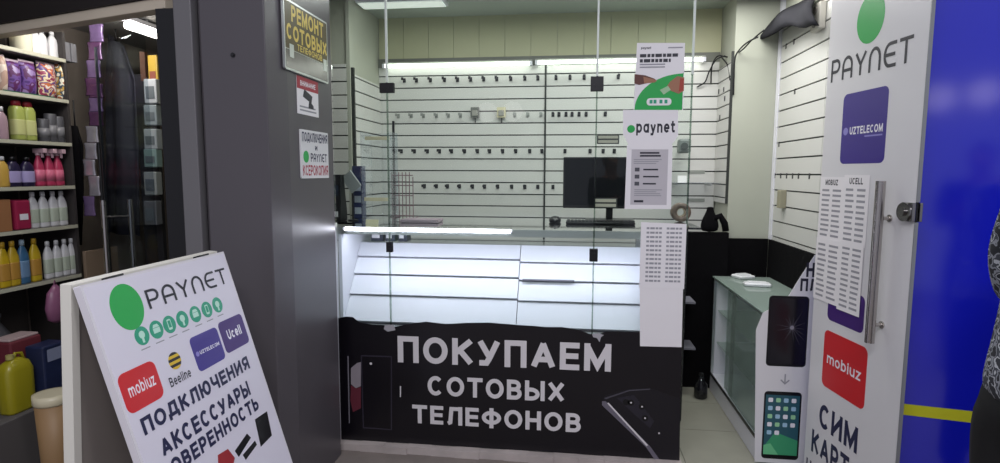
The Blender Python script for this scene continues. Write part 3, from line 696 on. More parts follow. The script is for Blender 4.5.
# keyboard + mouse
t = thing('keyboard', 'low black keyboard on the counter in front of the monitor', 'keyboard', (0.1, 3.27, ZT))
ka, kb = onZ(565, 219, ZT).x, onZ(625, 221, ZT).x
MB().box(-0.02, 0.36, 3.19, 3.31, ZT + 0.001, ZT + 0.014).build('body', M_BLACK, t, bevel=0.004)
mb = MB()
for r in range(5):
    for k in range(18): mb.box(-0.013 + k * 0.0205, 0.004 + k * 0.0205, 3.198 + r * 0.022, 3.216 + r * 0.022, ZT + 0.014, ZT + 0.019)
mb.build('keys', mat('key_black', '1b1b1f', 0.5), t)
q = onZ(556, 219, ZT); qx, qy = q.x, 3.3
t = thing('mouse', 'black computer mouse on the counter left of the keyboard', 'mouse', (qx, qy, ZT))
mb = MB(); mb.lathe([(0.030, 0.001), (0.034, 0.008), (0.031, 0.022), (0.02, 0.033), (0.006, 0.037)], (qx, qy, ZT), 20, M_BLACK, 1.05, 1.6); mb.build('shell', M_BLACK, t)
MB().cyl((qx - 0.004, qy - 0.03, ZT + 0.030), (qx + 0.004, qy - 0.03, ZT + 0.030), 0.007, 12).build('wheel', M_DKMETAL, t)
# left group: terminal, receipt stand, blue box, tag stand, wire rack
def px_box(x0, x1, y0, Y, dz=0.0): return onY(x0, y0, Y).x, onY(x1, y0, Y).x, onY((x0 + x1) / 2, y0, Y).z
xa, xb, zt = px_box(328, 343, 164, 3.0)
t = thing('card_terminal', 'black upright payment terminal on the counter by the grey column', 'machine', (-1.25, 3.17, ZT))
xa = -1.25
xa, xb = onY(328, 190, 3.15).x, onY(341.5, 190, 3.15).x
mb = MB(); mb.prism([(3.12, ZT + 0.001), (3.23, ZT + 0.001), (3.23, ZT + 0.05), (3.19, ZT + 0.27), (3.15, ZT + 0.27)], lambda p: (xa, p[0], p[1]), lambda p: (xb, p[0], p[1])); mb.build('body', M_BLACK, t, bevel=0.004)
MB().box(xa + 0.012, xb - 0.012, 3.128, 3.134, ZT + 0.15, ZT + 0.21).build('display', mat('terminal_screen', '39404e', 0.15), t)
MB().box(xa + 0.02, xb - 0.012, 3.113, 3.12, ZT + 0.03, ZT + 0.06).build('label_sticker', M_PAPER, t)
t = thing('phone_stand', 'grey tilted plate on a small stand beside the black terminal', 'stand', (-1.2, 3.2, ZT))
c = onY(350, 180, 3.2)
mb = MB(); mb.obox((c.x, 3.22, c.z - 0.01), (0.028, 0, 0.022), (0, 0.006, 0.002), Vector((-0.022, 0, 0.03)) * 1.5); mb.build('plate', mat('grey_plastic', 'a2a6a4', 0.4), t)
MB().cyl((c.x, 3.235, ZT + 0.004), (c.x, 3.235, c.z - 0.03), 0.006, 10).cyl((c.x, 3.235, ZT + 0.001), (c.x, 3.235, ZT + 0.006), 0.03, 18).build('foot', M_DKMETAL, t)
xa, xb, zt = px_box(352, 362, 166, 3.36)
t = thing('blue_box', 'tall narrow navy box with white print standing on the counter', 'box', ((xa + xb) / 2, 3.33, ZT))
MB().box(xa, xb, 3.36, 3.42, ZT + 0.001, zt).build('carton', mat('navy_card', '2a3560', 0.4), t, bevel=0.002)
mb = MB()
for k in range(3): mb.box(xa + 0.012, xb - 0.01, 3.3585, 3.3595, ZT + 0.03 + k * 0.07, ZT + 0.07 + k * 0.07)
mb.build('print', mat('box_print', 'c8d0dc', 0.5), t)
# glass tag stand: two clear shelves with price strips
t = thing('acrylic_stand', 'clear acrylic display stand with pale price strips on the counter left', 'stand', (-1.05, 3.2, ZT))
xa, xb = onY(364, 180, 3.16).x, onY(391, 180, 3.16).x
for k, (yp, yy) in enumerate(((139, 3.16), (200, 3.13))):
    z = onY(378, yp, yy).z
    MB().box(xa, xb, yy, yy + 0.14, z + 0.004, z + 0.008).build('shelf', M_ACRYL, t)
    MB().box(xa + 0.012, xb - 0.004, yy - 0.005, yy - 0.001, z - 0.006, z + 0.014).build('price_strip', mat('price_strip', 'd9cfae', 0.5), t)
ztop = onY(378, 132, 3.16).z
for x in (xa, xb): MB().box(x - 0.003, x + 0.003, 3.12, 3.29, ZT + 0.001, ztop).build('side_panel', M_ACRYL, t)
MB().box(xa, xb, 3.286, 3.29, ZT + 0.001, ztop).build('back_panel', M_ACRYL, t)
a = onZ(372, 216, ZT)
tag(MB().obox((onY(372, 214, 3.02).x, 3.02, ZT + 0.013), (0.035, 0, 0), (0, 0.003, 0.0), (0, 0.004, 0.012)).build('price_card', mat('cream_card', 'd8d2b0', 0.5)), 'small cream price card lying low on the counter front', 'card')
# wire rack (pinkish)
t = thing('wire_rack', 'open pinkish wire rack standing on the counter before the slats', 'rack', (-1.0, 3.4, ZT))
xa, xb = onY(392, 190, 3.40).x, onY(413, 190, 3.40).x; zt = onY(400, 172, 3.40).z
mb = MB()
for i in range(7):
    x = xa + (xb - xa) * i / 6; mb.cyl((x, 3.40, ZT + 0.001), (x, 3.40, zt - 0.03 * (i == 6)), 0.003, 6)
for k in range(5): z = ZT + 0.02 + (zt - ZT - 0.04) * k / 4; mb.cyl((xa, 3.397, z), (xb, 3.397, z), 0.003, 6)
mb.build('grid', mat('pink_wire', '8c7076', 0.4, 0.3), t)
mb = MB().cyl((xa, 3.40, ZT + 0.004), (xa, 3.52, ZT + 0.004), 0.003, 6).cyl((xb, 3.40, ZT + 0.004), (xb, 3.52, ZT + 0.004), 0.003, 6); mb.build('foot', MC['pink_wire'], t)
t = thing('upright_bar', 'black upright bar in front of the left slats above the counter', 'bar', onY(393, 215, 3.55))
q0 = onY(393, 121, 3.55)
MB().box(q0.x - 0.007, q0.x + 0.007, 3.55, 3.562, ZT + 0.008, q0.z).build('post', M_BLACK, t)
MB().box(q0.x - 0.03, q0.x + 0.03, 3.53, 3.585, ZT + 0.001, ZT + 0.008).build('foot', M_BLACK, t)
tag(MB().box(onY(404, 214, 3.2).x, onY(441, 214, 3.2).x, 3.12, 3.26, ZT + 0.001, ZT + 0.02).build('flat_carton', mat('mauve_card', '9a8a94', 0.5), bevel=0.003), 'flat mauve carton lying on the counter beside the wire rack', 'box')
# things lying under the glass top
mx = 0
for x0_, x1_, lb in ((372, 384, 'dark boxed phone under the glass top, first from the left'), (386, 396, 'dark boxed phone under the glass top, below the left seam'), (399, 408, 'dark boxed phone under the glass top, third from the left')):
    xa, xb = onY(x0_, 240, 3.11).x, onY(x1_, 240, 3.11).x
    t = thing('phone_box', lb, 'box', ((xa + xb) / 2, 3.13, 1.06), 'phone boxes under the glass top')
    MB().box(xa, xb, 3.095, 3.17, 1.062, 1.118).build('carton', mat('dark_card', '3b3f4c', 0.4), t, bevel=0.002)
    MB().box(xa + 0.006, xb - 0.02, 3.0935, 3.0945, 1.08, 1.105).build('label_sticker', M_PAPER, t)
# right group on the back wall
q = onY(687, 146, 4.0)
t = thing('security_camera', 'small grey camera fixed before the slats right of the papers', 'camera', (q.x, 4.2, q.z))
MB().box(q.x - 0.045, q.x + 0.035, 4.03, 4.12, q.z - 0.045, q.z + 0.05).build('body', mat('camera_grey', '6f7673', 0.4), t, bevel=0.012)
MB().cyl((q.x - 0.012, 4.02, q.z), (q.x - 0.012, 4.03, q.z), 0.024, 20).build('lens', mat('lens_grey', '4b504e', 0.2), t)
MB().box(q.x - 0.012, q.x + 0.012, 4.12, BY - 0.014, q.z - 0.012, q.z + 0.012).build('bracket', mat('camera_grey', '6f7673'), t)
z = onY(694, 183, 4.05).z
t = thing('glass_shelf', 'pale glass shelf on brackets low on the back slat wall', 'shelf', (0.9, 4.2, z))
xa, xb = onY(672, 180, 4.1).x, PX - 0.03
MB().box(xa, xb, 4.02, BY - 0.0155, z - 0.004, z + 0.002).build('board', M_ACRYL, t)
for x in (xa + 0.03, xb - 0.05): MB().box(x, x + 0.008, 4.1, BY - 0.0155, z - 0.02, z - 0.005).build('bracket', M_ALU, t)
q = onY(681, 201, 3.62)
t = thing('tape_roll', 'brown tape roll standing on edge at the counter end', 'tape', (q.x, 3.45, ZT))
mb = MB(); vs, fs = [], []; N = 28; qx = 0.385; r0, r1 = 0.026, 0.056; zc = ZT + r1 + 0.001
qx = onY(681, 201, 3.45).x
for k in range(N):
    a = 2 * PI * k / N
    for r, y in ((r1, 3.43), (r1, 3.475), (r0, 3.475), (r0, 3.43)): vs.append((qx + r * math.cos(a), y, zc + r * math.sin(a)))
for k in range(N):
    for j in range(4): fs.append((k * 4 + j, k * 4 + (j + 1) % 4, ((k + 1) % N) * 4 + (j + 1) % 4, ((k + 1) % N) * 4 + j))
mb.faces(vs, fs, None, True).build('roll', mat('tape_brown', '6b5a4e', 0.4), t)
vs = [(qx + r * math.cos(2 * PI * k / N), y, zc + r * math.sin(2 * PI * k / N)) for k in range(N) for r, y in ((r0 - .0005, 3.432), (r0 - .0005, 3.473), (r0 - .004, 3.473), (r0 - .004, 3.432))]
MB().faces(vs, fs, None, True).build('core', mat('core_card', 'b7a58c', 0.7), t)
for (x, y), lb in (((683, 170), 'small white price tag on the glass shelf beside the papers'),):
    q = onY(x, y, 4.06); w = 0.03
    tag(MB().obox((q.x, 4.08, z + 0.026), (w, 0, 0), (0, 0.002, 0), (0, 0.006, 0.024)).build('price_tag', M_PAPER), lb, 'tag')
for k, (x, y, lb) in enumerate(((697, 172, 'pale price strip in the upper slot near the pillar'), (697, 200, 'pale price strip in the lower slot near the pillar'))):
    q = onY(x, y, BY)
    tag(MB().box(q.x - 0.07, q.x + 0.05, BY - 0.018, BY - 0.0145, q.z - 0.012, q.z + 0.012).build('price_strip', mat('strip_grey', '8f938c', 0.5)), lb, 'tag', 'price strips near the pillar')

for (xa_, xb_, ya_, yb_), lb in (((597, 619, 135, 144), 'pale striped label inside the glass above the monitor'), ((594, 617, 198, 208), 'pale striped label inside the glass before the monitor')):
    YL = GY + 0.012; a, b = onY(xa_, ya_, YL), onY(xb_, yb_, YL)
    t = thing('glass_label', lb, 'label', ((a.x + b.x) / 2, YL, b.z), 'striped labels by the right seam')
    MB().box(a.x, b.x, GY + 0.0065, GY + 0.011, b.z, a.z).build('plate', mat('label_dark', '4a4a48', .4), t, bevel=.001)
    mb = MB(); hh = a.z - b.z
    for k in range(2): mb.box(a.x + .006, b.x - .006, GY + 0.0055, GY + 0.0064, b.z + hh * (.12 + .48 * k), b.z + hh * (.42 + .48 * k))
    mb.build('stripes', mat('label_pale', 'c6bfae', .5), t)

# ------------------------------------------------------------------ black back corner: shelf unit, covering, bag, bottle
t = thing('storage_rack', 'black covered storage rack behind the counter end', 'shelf', (0.75, 3.8, 0))
MB().box(0.45, 1.0435, 3.885, 3.945, 0.0, 1.06).build('cover', M_BLACKCLOTH, t)
for yp in (303, 349):
    q = onY(690, yp, 3.7); MB().box(0.45, q.x + 0.035, 3.70, 3.884, q.z - 0.006, q.z + 0.006).build('shelf', mat('rack_edge', '7d7d86', 0.4), t)
for x in (0.452, 0.60): MB().box(x, x + 0.012, 3.86, 3.872, 0.0, 1.06).build('post', M_BLACK, t)
tag(MB().box(PX, XR - 0.024, PY - 0.02, PY - 0.003, 0.0, 1.02).build('black_sheeting', M_BLACKCLOTH), 'black sheeting covering the lower part of the cream pillar', 'sheeting')
tag(MB().box(XR - 0.022, XR - 0.003, GY + 0.15, PY - 0.022, 0.0, 1.018).build('black_sheeting', M_BLACKCLOTH), 'black sheeting along the right wall below its slats', 'sheeting')
# slumped black bag on the rack
q = onY(717, 226, 3.9)
t = thing('cloth_bag', 'slumped black cloth bag on top of the covered rack', 'bag', (q.x, 3.9, 1.06))
mb = MB(); mb.lathe([(0.05, 0.001), (0.062, 0.03), (0.056, 0.075), (0.034, 0.12), (0.02, 0.15), (0.026, 0.17)], (q.x - 0.045, 3.91, 1.061), 16, M_BLACKCLOTH, 1.0, 0.45)
mb.build('body', M_BLACKCLOTH, t, sub=1)
mb = MB(); mb.tube([(q.x - 0.02, 3.91, 1.15), (q.x + 0.02, 3.91, 1.17), (q.x + 0.05, 3.91, 1.12), (q.x + 0.06, 3.91, 1.07)], 0.022, 8); mb.build('flap', M_BLACKCLOTH, t)
q = onZ(697, 392, 0.0)
t = thing('dark_bottle', 'dark bottle on the tiled floor before the black rack', 'bottle', (q.x, q.y - 0.1, 0))
mb = MB().lathe([(0.035, 0.001), (0.042, 0.01), (0.042, 0.09), (0.02, 0.12), (0.014, 0.15)], (q.x, q.y - 0.1, 0), 18); mb.build('body', mat('smoke_bottle', '1c1c20', 0.12), t)
MB().cyl((q.x, q.y - 0.1, 0.15), (q.x, q.y - 0.1, 0.165), 0.016, 12).build('cap', M_DKMETAL, t)

# ------------------------------------------------------------------ sagging dark sheet, socket and wires upper right
mb = MB(); vs, fs = [], []
LOE = [(757.5, 39), (761, 39), (766, 37), (774, 33), (782, 28), (790, 25), (797, 27), (804, 28), (811, 25), (817, 26)]
HIE = [(761, 34), (764, 29), (768, 24), (775, 16), (783, 10), (791, 6), (798, 3), (805, -1), (812, -4), (818, -8)]
for k, (l, h) in enumerate(zip(LOE, HIE)):
    p0, p1 = onX(l[0], l[1], XR - 0.13), onX(h[0], h[1], XR - 0.03)
    for i in range(6):
        g = i / 5; p = p0.lerp(p1, g); vs.append((p.x - 0.03 * math.sin(PI * g) * (1 + .5 * math.sin(k * 1.7)), p.y, p.z))
for k in range(len(LOE) - 1):
    for i in range(5): fs.append((k * 6 + i, k * 6 + i + 1, (k + 1) * 6 + i + 1, (k + 1) * 6 + i))
o = mb.faces(vs, fs, None, True).build('dark_sheet', mat('grey_tarp', '29292d', 0.95, 0, .1, var=0.2, scale=6))
sm = o.modifiers.new('thick', 'SOLIDIFY'); sm.thickness = 0.012
tag(o, 'sagging dark grey sheet hanging above the right slat wall', 'sheet')
q = onX(821, 17, XR - 0.02)
t = thing('wall_socket', 'pale double socket on the right wall beside the open door', 'socket', (XR - 0.02, q.y, q.z))
MB().box(XR - 0.05, XR - 0.016, q.y - 0.055, q.y + 0.055, q.z - 0.07, q.z + 0.07).build('plate', mat('socket_white', 'c3c0b6', 0.4), t, bevel=0.005)
for dz in (-0.033, 0.033): MB().cyl((XR - 0.056, q.y, q.z + dz), (XR - 0.0505, q.y, q.z + dz), 0.022, 20).build('outlet', mat('socket_dark', '77746c', 0.5), t)
WY = 4.0
def wire(pts, label, r=0.005):
    P3 = [onY(x, y, Y) for x, y, Y in pts]; Q = []
    for i in range(len(P3) - 1):
        p0, p1, p2, p3 = P3[max(i - 1, 0)], P3[i], P3[i + 1], P3[min(i + 2, len(P3) - 1)]
        for k in range(6):
            s = k / 6; Q.append(0.5 * ((2 * p1) + (p2 - p0) * s + (2 * p0 - 5 * p1 + 4 * p2 - p3) * s * s + (3 * p1 - p0 - 3 * p2 + p3) * s ** 3))
    Q.append(P3[-1])
    tag(MB().tube(Q, r, 6, M_BLACK).build('wire'), label, 'wire', 'loose black wires near the pillar')
wire([(764, 30, 3.7), (752, 40, 3.8), (742, 50, 3.9), (730, 57, 4.1), (718, 56, 4.15), (712, 66, 4.2), (711, 83, 4.25)], 'loose black wire sagging from the dark sheet to the lamp end')
wire([(758, 37, 3.7), (748, 42, 3.8), (740, 49, 3.88), (735, 58, 3.92), (734, 76, 3.935), (733.5, 95, 3.94)], 'black wire running down the pillar edge')
wire([(725, 56, 4.1), (716, 60, 4.2), (709, 72, 4.24), (705, 82, 4.25), (697, 87, 4.27)], 'black wire curling left onto the back slats')
wire([(722, 58, 4.12), (728, 66, 4.05), (730, 80, 3.97)], 'short black wire bowing over the narrow slat panel')

# ------------------------------------------------------------------ glass showcase by the doorway
KX0, KX1, KY0, KY1, KZ = 0.955, 1.30, 2.885, 3.86, 0.775
t = thing('glass_showcase', 'low glass showcase cabinet standing just inside the doorway', 'cabinet', ((KX0 + KX1) / 2, 3.37, 0))
MB().box(KX0, KX1, KY0, KY1, 0.0, 0.115).build('plinth', M_WHITE, t, bevel=0.003)
MB().box(KX0 - 0.004, KX0 - 0.0005, KY0, KY1, 0.112, 0.13).build('door_track', M_BLACK, t)
MB().box(KX0 + 0.01, KX1 - 0.01, KY1 - 0.012, KY1, 0.116, KZ - 0.02).build('end_panel', M_WHITE, t)
MB().box(KX1 - 0.014, KX1, KY0, KY1 - 0.013, 0.116, KZ - 0.02).build('back_panel', mat('case_back', 'eef6f1', 0.4), t)
for z in (0.33, 0.545): MB().box(KX0 + 0.03, KX1 - 0.016, KY0 + 0.02, KY1 - 0.014, z, z + 0.006).build('shelf', M_GREENGLASS, t)
for ya, yb, dx in ((KY0 + 0.015, 3.44, 0.004), (3.40, KY1 - 0.30, 0.012)): MB().box(KX0 + dx, KX0 + dx + 0.005, ya, yb, 0.131, KZ - 0.022).build('sliding_door', M_GREENGLASS, t)
MB().box(KX0 - 0.008, KX1 + 0.004, KY0 - 0.006, KY1 + 0.004, KZ - 0.008, KZ).build('glass_top', glass('case_top', 'dbe6e1', 1.0, 0.05, 0.38, 'aebdb5'), t)
for (x, y) in ((KX0, KY0), (KX0, KY1 - 0.016), (KX1 - 0.016, KY0)):
    MB().box(x, x + 0.016, y, y + 0.014, 0.116, KZ - 0.009).build('corner_post', M_ALU, t)
MB().box(KX0, KX0 + 0.014, KY0 + 0.015, KY1 - 0.017, KZ - 0.021, KZ - 0.009).build('top_rail', M_ALU, t)
MB().box(KX0 - 0.006, KX0 + 0.03, KY0 - 0.008, KY0 - 0.001, KZ - 0.12, KZ - 0.01).build('corner_cap', mat('copper_cap', '5e4a40', 0.25, 0.7), t)
# white boxes on top
def white_box(x, y, w, h, rz, label, dz=0.0):
    q = onZ(x, y, KZ + 0.001 + dz)
    t = thing('earphone_case', label, 'case', (0, 0, 0), 'white cases on the showcase')
    mb = MB().box(-w, w, -h, h, 0.0, 0.022); mb.build('case', mat('gloss_white', 'eceef0', 0.25), t, bevel=0.009)
    mb = MB().box(-w * 0.7, w * 0.7, -h * 0.6, h * 0.6, 0.0225, 0.028); mb.build('lid', mat('gloss_white', 'eceef0'), t, bevel=0.003)
    mb = MB().box(-w - 0.0005, w + 0.0005, -h - 0.0005, h + 0.0005, 0.010, 0.0125); mb.build('seam', M_GREYINK, t)
    t.location = q; t.rotation_euler = (0, 0, rz)
white_box(743, 278, 0.055, 0.05, 0.4, 'white slim case lying farther back on the showcase')
white_box(757, 286, 0.075, 0.036, -0.12, 'longer white slim case lying nearer on the showcase')
# repair poster on the end of the showcase
FQ = Face((0, KY0 - 0.012, 0), (1, 0, 0), (0, 0, 1))
pq = [FQ.hit(*p) for p in ((756, 330), (763, 313), (775, 306), (788, 297), (801, 276), (815, 255), (827, 254))]
t = thing('repair_poster', 'white poster of a cracked and a working phone at the showcase end', 'poster', (1.06, KY0 - 0.012, 0.005))
mb = MB(); FQ.poly(mb, [(0.945, 0.006), (1.19, 0.006)] + pq[::-1], -0.003, 0.0); mb.build('board', M_VINYL, t)
def phone(mb, tl, tr, br, bl, m_body, m_scr):
    a, b, c, d = (FQ.hit(*p) for p in (tl, tr, br, bl)); u0, u1, v0, v1 = (a[0] + d[0]) / 2, (b[0] + c[0]) / 2, (d[1] + c[1]) / 2, (a[1] + b[1]) / 2
    FQ.rect(mb, u0, u1, v0, v1, 0.0, 0.0008, m_body, 0.018); return u0, u1, v0, v1
mb = MB(); u0, u1, v0, v1 = phone(mb, (768, 296), (809, 296), (806, 368), (767, 365), M_BLACK, None)
FQ.rect(mb, u0 + .006, u1 - .006, v0 + .012, v1 - .012, 0.0008, 0.0012, mat('cracked_screen', '17151c', 0.2, var=0.5, scale=20), 0.01); c0, c1 = (u0 + u1) / 2 + 0.02, (v0 + v1) / 2 + 0.02
M_CRK = mat('crack_print', '55525c', 0.4); rnd = random.Random(3)
for k in range(17):
    a = 2 * PI * k / 17 + rnd.uniform(-.15, .15); L = rnd.uniform(0.03, 0.085); q0 = (c0, c1); q1 = (min(max(c0 + L * math.cos(a), u0 + .01), u1 - .01), min(max(c1 + L * 1.3 * math.sin(a), v0 + .016), v1 - .016))
    nx, ny = -math.sin(a) * 0.0013, math.cos(a) * 0.0013
    FQ.poly(mb, [(q0[0] - nx, q0[1] - ny), (q1[0], q1[1]), (q0[0] + nx, q0[1] + ny)], 0.0012, 0.0014 + 0.00002 * k, M_CRK)
FQ.disc(mb, c0, c1, 0.01, 0.0012, 0.002, mat('crack_core', '8d8a92', 0.4), 9)
mb.build('cracked_phone_picture', None, t)
mb = MB(); u0, u1, v0, v1 = phone(mb, (764.5, 392), (803, 391.5), (797, 460), (761, 458), M_BLACK, None)
FQ.rect(mb, u0 + .008, u1 - .008, v0 + .022, v1 - .018, 0.0008, 0.0011, mat('phone_sky', '2f5a66', 0.3))
FQ.poly(mb, [(u0 + .008, v0 + .022), (u1 - .008, v0 + .022), (u1 - .008, v0 + .10), (u0 + .06, v0 + .14), (u0 + .008, v0 + .06)], 0.0011, 0.0014, mat('phone_green', '3f9a6c', 0.3))
FQ.poly(mb, [(u0 + .008, v0 + .022), (u0 + .08, v0 + .022), (u0 + .04, v0 + .08), (u0 + .008, v0 + .07)], 0.0014, 0.0016, mat('phone_lime', '6cc08a', 0.3))
du = (u1 - u0 - .03) / 4
for r in range(5):
    for k in range(4):
        if r == 4 and k > 1: continue
        FQ.rect(mb, u0 + .02 + k * du, u0 + .02 + k * du + .022, v1 - .055 - r * .042, v1 - .033 - r * .042, 0.0016, 0.0019, (M_WHITEINK, mat('icon_green', '9bd0a0', .4), mat('icon_blue', '9fc4da', .4))[(r * 2 + k) % 3], 0.005)
mb.build('working_phone_picture', None, t)
mb = MB(); a = FQ.hit(785, 380)
FQ.rect(mb, a[0] - .003, a[0] + .003, a[1] - .012, a[1] + .03, 0.0, 0.0006, M_GREYINK)
FQ.poly(mb, [(a[0] - .022, a[1] - .002), (a[0], a[1] - .024), (a[0] + .022, a[1] - .002), (a[0] + .018, a[1] + .003), (a[0], a[1] - .014), (a[0] - .018, a[1] + .003)], 0.0006, 0.001, M_GREYINK)
mb.build('arrow', None, t)
mb = MB(); a, b = FQ.hit(806, 277), FQ.hit(826, 263)
FQ.text(mb, 'НА', a[0], b[0], a[1], b[1], 0.0005, M_INK, 0.22)
a, b = FQ.hit(800, 291), FQ.hit(828, 279); FQ.text(mb, 'ПЛА', a[0], b[0], a[1], b[1], 0.0005, M_INK, 0.22)
mb.build('lettering', M_INK, t)
# ------------------------------------------------------------------ open glass door covered with white film
HG = Vector((1.14, 2.765, 0)); DU = Vector((0.13894, -0.99030, 0)).normalized(); DL = 0.588
FD = Face(HG, DU, (0, 0, 1))
def D(x, y): return FD.hit(x, y)
t = thing('glass_door', 'white film covered glass door standing open towards the viewer with bar handles', 'door', HG + DU * DL * 0.5 + Vector((0, 0, 0.012)))
mb = MB(); FD.rect(mb, 0.0, DL, 0.012, 2.45, -0.006, 0.004); mb.build('glass', glass('door_glass', 'cfd8d2', 1.0), t)
mb = MB(); FD.rect(mb, 0.0, DL - 0.001, 0.014, 2.448, 0.0046, 0.0056); mb.build('white_film', M_VINYL, t)
mb = MB(); FD.rect(mb, 0.0, DL - 0.012, 0.014, 2.448, -0.0076, -0.0066); mb.build('white_film', M_VINYL, t)
mb = MB()
a = D(872, 18); r = D(889, 18)[0] - a[0]
FD.disc(mb, a[0], a[1], 0.083, 0.0056, 0.0062, None, 40, 0.098); mb.build('green_dot', M_GREEN, t)
def dtext(mb, body, lb, rt, m, bold, d=0.0062): 
    a, b = D(*lb), D(*rt); FD.text(mb, body, a[0], b[0], a[1], b[1], d, m, bold)
mb = MB(); a, b = D(832, 83), D(832, 61); c = D(916, 33)
FD.text(mb, 'P^Y~&T', a[0], c[0], a[1], a[1] + 0.096, 0.0062, M_INK, 0.14); mb.build('wordmark', M_INK, t)
# purple telecom square
a, b, c = D(841, 164), D(891, 85), D(889, 164)
mb = MB(); FD.rect(mb, a[0], b[0], a[1] + 0.0, b[1] - 0.0, 0.0056, 0.0062, None, 0.025); mb.build('purple_square', M_PURPLE, t)
mb = MB(); um = a[0] + (b[0] - a[0]) * 0.5; vm = (a[1] + b[1]) / 2 - 0.012
FD.text(mb, 'UZTELECOM', a[0] + (b[0] - a[0]) * .2, a[0] + (b[0] - a[0]) * .93, vm - 0.014, vm + 0.018, 0.0064, M_WHITEINK, 0.2)
FD.disc(mb, a[0] + (b[0] - a[0]) * .1, vm + 0.002, 0.016, 0.0062, 0.0066, mat('lilac_ink', '8d86c8', .5), 16)
FD.lines(mb, a[0] + (b[0] - a[0]) * .55, a[0] + (b[0] - a[0]) * .93, vm - 0.03, vm - 0.02, 1, 0.0062, mat('lilac_ink', '8d86c8'), 0.6, 0); mb.build('square_lettering', None, t)
# violet square, mostly under the lists
a, b = D(829, 305), D(862, 334)
mb = MB(); FD.rect(mb, D(829, 310)[0], D(866, 310)[0], D(845, 326)[1], D(845, 290)[1], 0.0056, 0.0062, None, 0.025); mb.build('violet_square', M_VIOLET, t)
# red square
u0, u1 = D(824.5, 357)[0], D(867, 385)[0]; v1 = D(827, 329)[1]; v0 = D(822.5, 384)[1]
mb = MB(); FD.rect(mb, u0, u1, v0, v1, 0.0056, 0.0062, None, 0.028); mb.build('red_square', M_RED, t)
mb = MB(); vm = (v0 + v1) / 2; FD.text(mb, 'mobiuz', u0 + (u1 - u0) * .1, u1 - (u1 - u0) * .1, vm - 0.018, vm + 0.03, 0.0064, M_WHITEINK, 0.16); mb.build('square_lettering', M_WHITEINK, t)
# big lettering
mb = MB(); a = D(820, 426); b = D(858, 424); h = D(820, 401)[1] - a[1]
FD.text(mb, 'СИМ', a[0], D(859, 440)[0], a[1] - 0.0, a[1] + h, 0.0062, M_NAVY, 0.2); mb.build('lettering', M_NAVY, t)
dv = D(813, 450)[1]; 
mb = MB(); a2 = D(814, 452); FD.text(mb, 'КАРТ', D(813, 440)[0], D(851, 455)[0], a2[1] - 0.0, a2[1] + h * 0.95, 0.0062, M_NAVY, 0.2); mb.build('lettering', M_NAVY, t)
mb = MB(); FD.text(mb, 'НОМЕРА', D(808, 455)[0], D(850, 455)[0], a2[1] - h * 1.35, a2[1] - h * 0.42, 0.0062, M_NAVY, 0.2); mb.build('lettering', M_NAVY, t)
# bar handles on both faces, patch fitting
off = 0.05; FDo = Face(FD.p(0, 0, off), DU, (0, 0, 1))
uh = FDo.hit(876, 250)[0]; zt_ = FDo.hit(881, 181)[1]; zb_ = FDo.hit(868, 342)[1]
mb = MB(); mb.cyl(FD.p(uh, zb_, off), FD.p(uh, zt_, off), 0.017, 18)
hb = mb.build('bar_handle', M_STEEL, t)
for z in (zt_ - 0.14, zb_ + 0.07): MB().cyl(FD.p(uh, z, 0.0058), FD.p(uh, z, off - .016), 0.007, 10).cyl(FD.p(uh, z, 0.0058), FD.p(uh, z, 0.010), 0.014, 16).build('standoff', M_STEEL, hb)
mb = MB(); mb.cyl(FD.p(uh, zb_, -off), FD.p(uh, zt_, -off), 0.017, 18)
hb = mb.build('bar_handle', M_STEEL, t)
for z in (zt_ - 0.14, zb_ + 0.07): MB().cyl(FD.p(uh, z, -0.0078), FD.p(uh, z, -off + .016), 0.007, 10).build('standoff', M_STEEL, hb)
k = D(912, 212)
mb = MB()
mb.cyl(FD.p(k[0] - 0.01, k[1], 0.0058), FD.p(k[0] - 0.01, k[1], 0.026), 0.034, 28).cyl(FD.p(k[0] - 0.01, k[1], 0.0262), FD.p(k[0] - 0.01, k[1], 0.034), 0.015, 16)
FD.rect(mb, k[0] - 0.03, DL + 0.004, k[1] - 0.034, k[1] + 0.034, 0.0058, 0.02)
FD.rect(mb, k[0] - 0.03, DL + 0.004, k[1] - 0.034, k[1] + 0.034, -0.02, -0.0078)
mb.build('lock', mat('chrome', '8f8d8c', 0.18, 1.0), t, bevel=0.002)
mb = MB(); FD.rect(mb, DL + .0002, DL + .003, 0.014, k[1] - .036, -.0076, .0056); FD.rect(mb, DL + .0002, DL + .003, k[1] + .036, 2.448, -.0076, .0056); mb.build('edge_profile', mat('edge_grey', '8f9294', .4, .5), t)
mb = MB(); FD.rect(mb, -0.012, 0.03, 0.0, 0.0118, -0.02, 0.02); FD.rect(mb, -0.012, 0.03, 2.4502, 2.47, -0.02, 0.02); mb.build('pivot', M_STEEL, t)
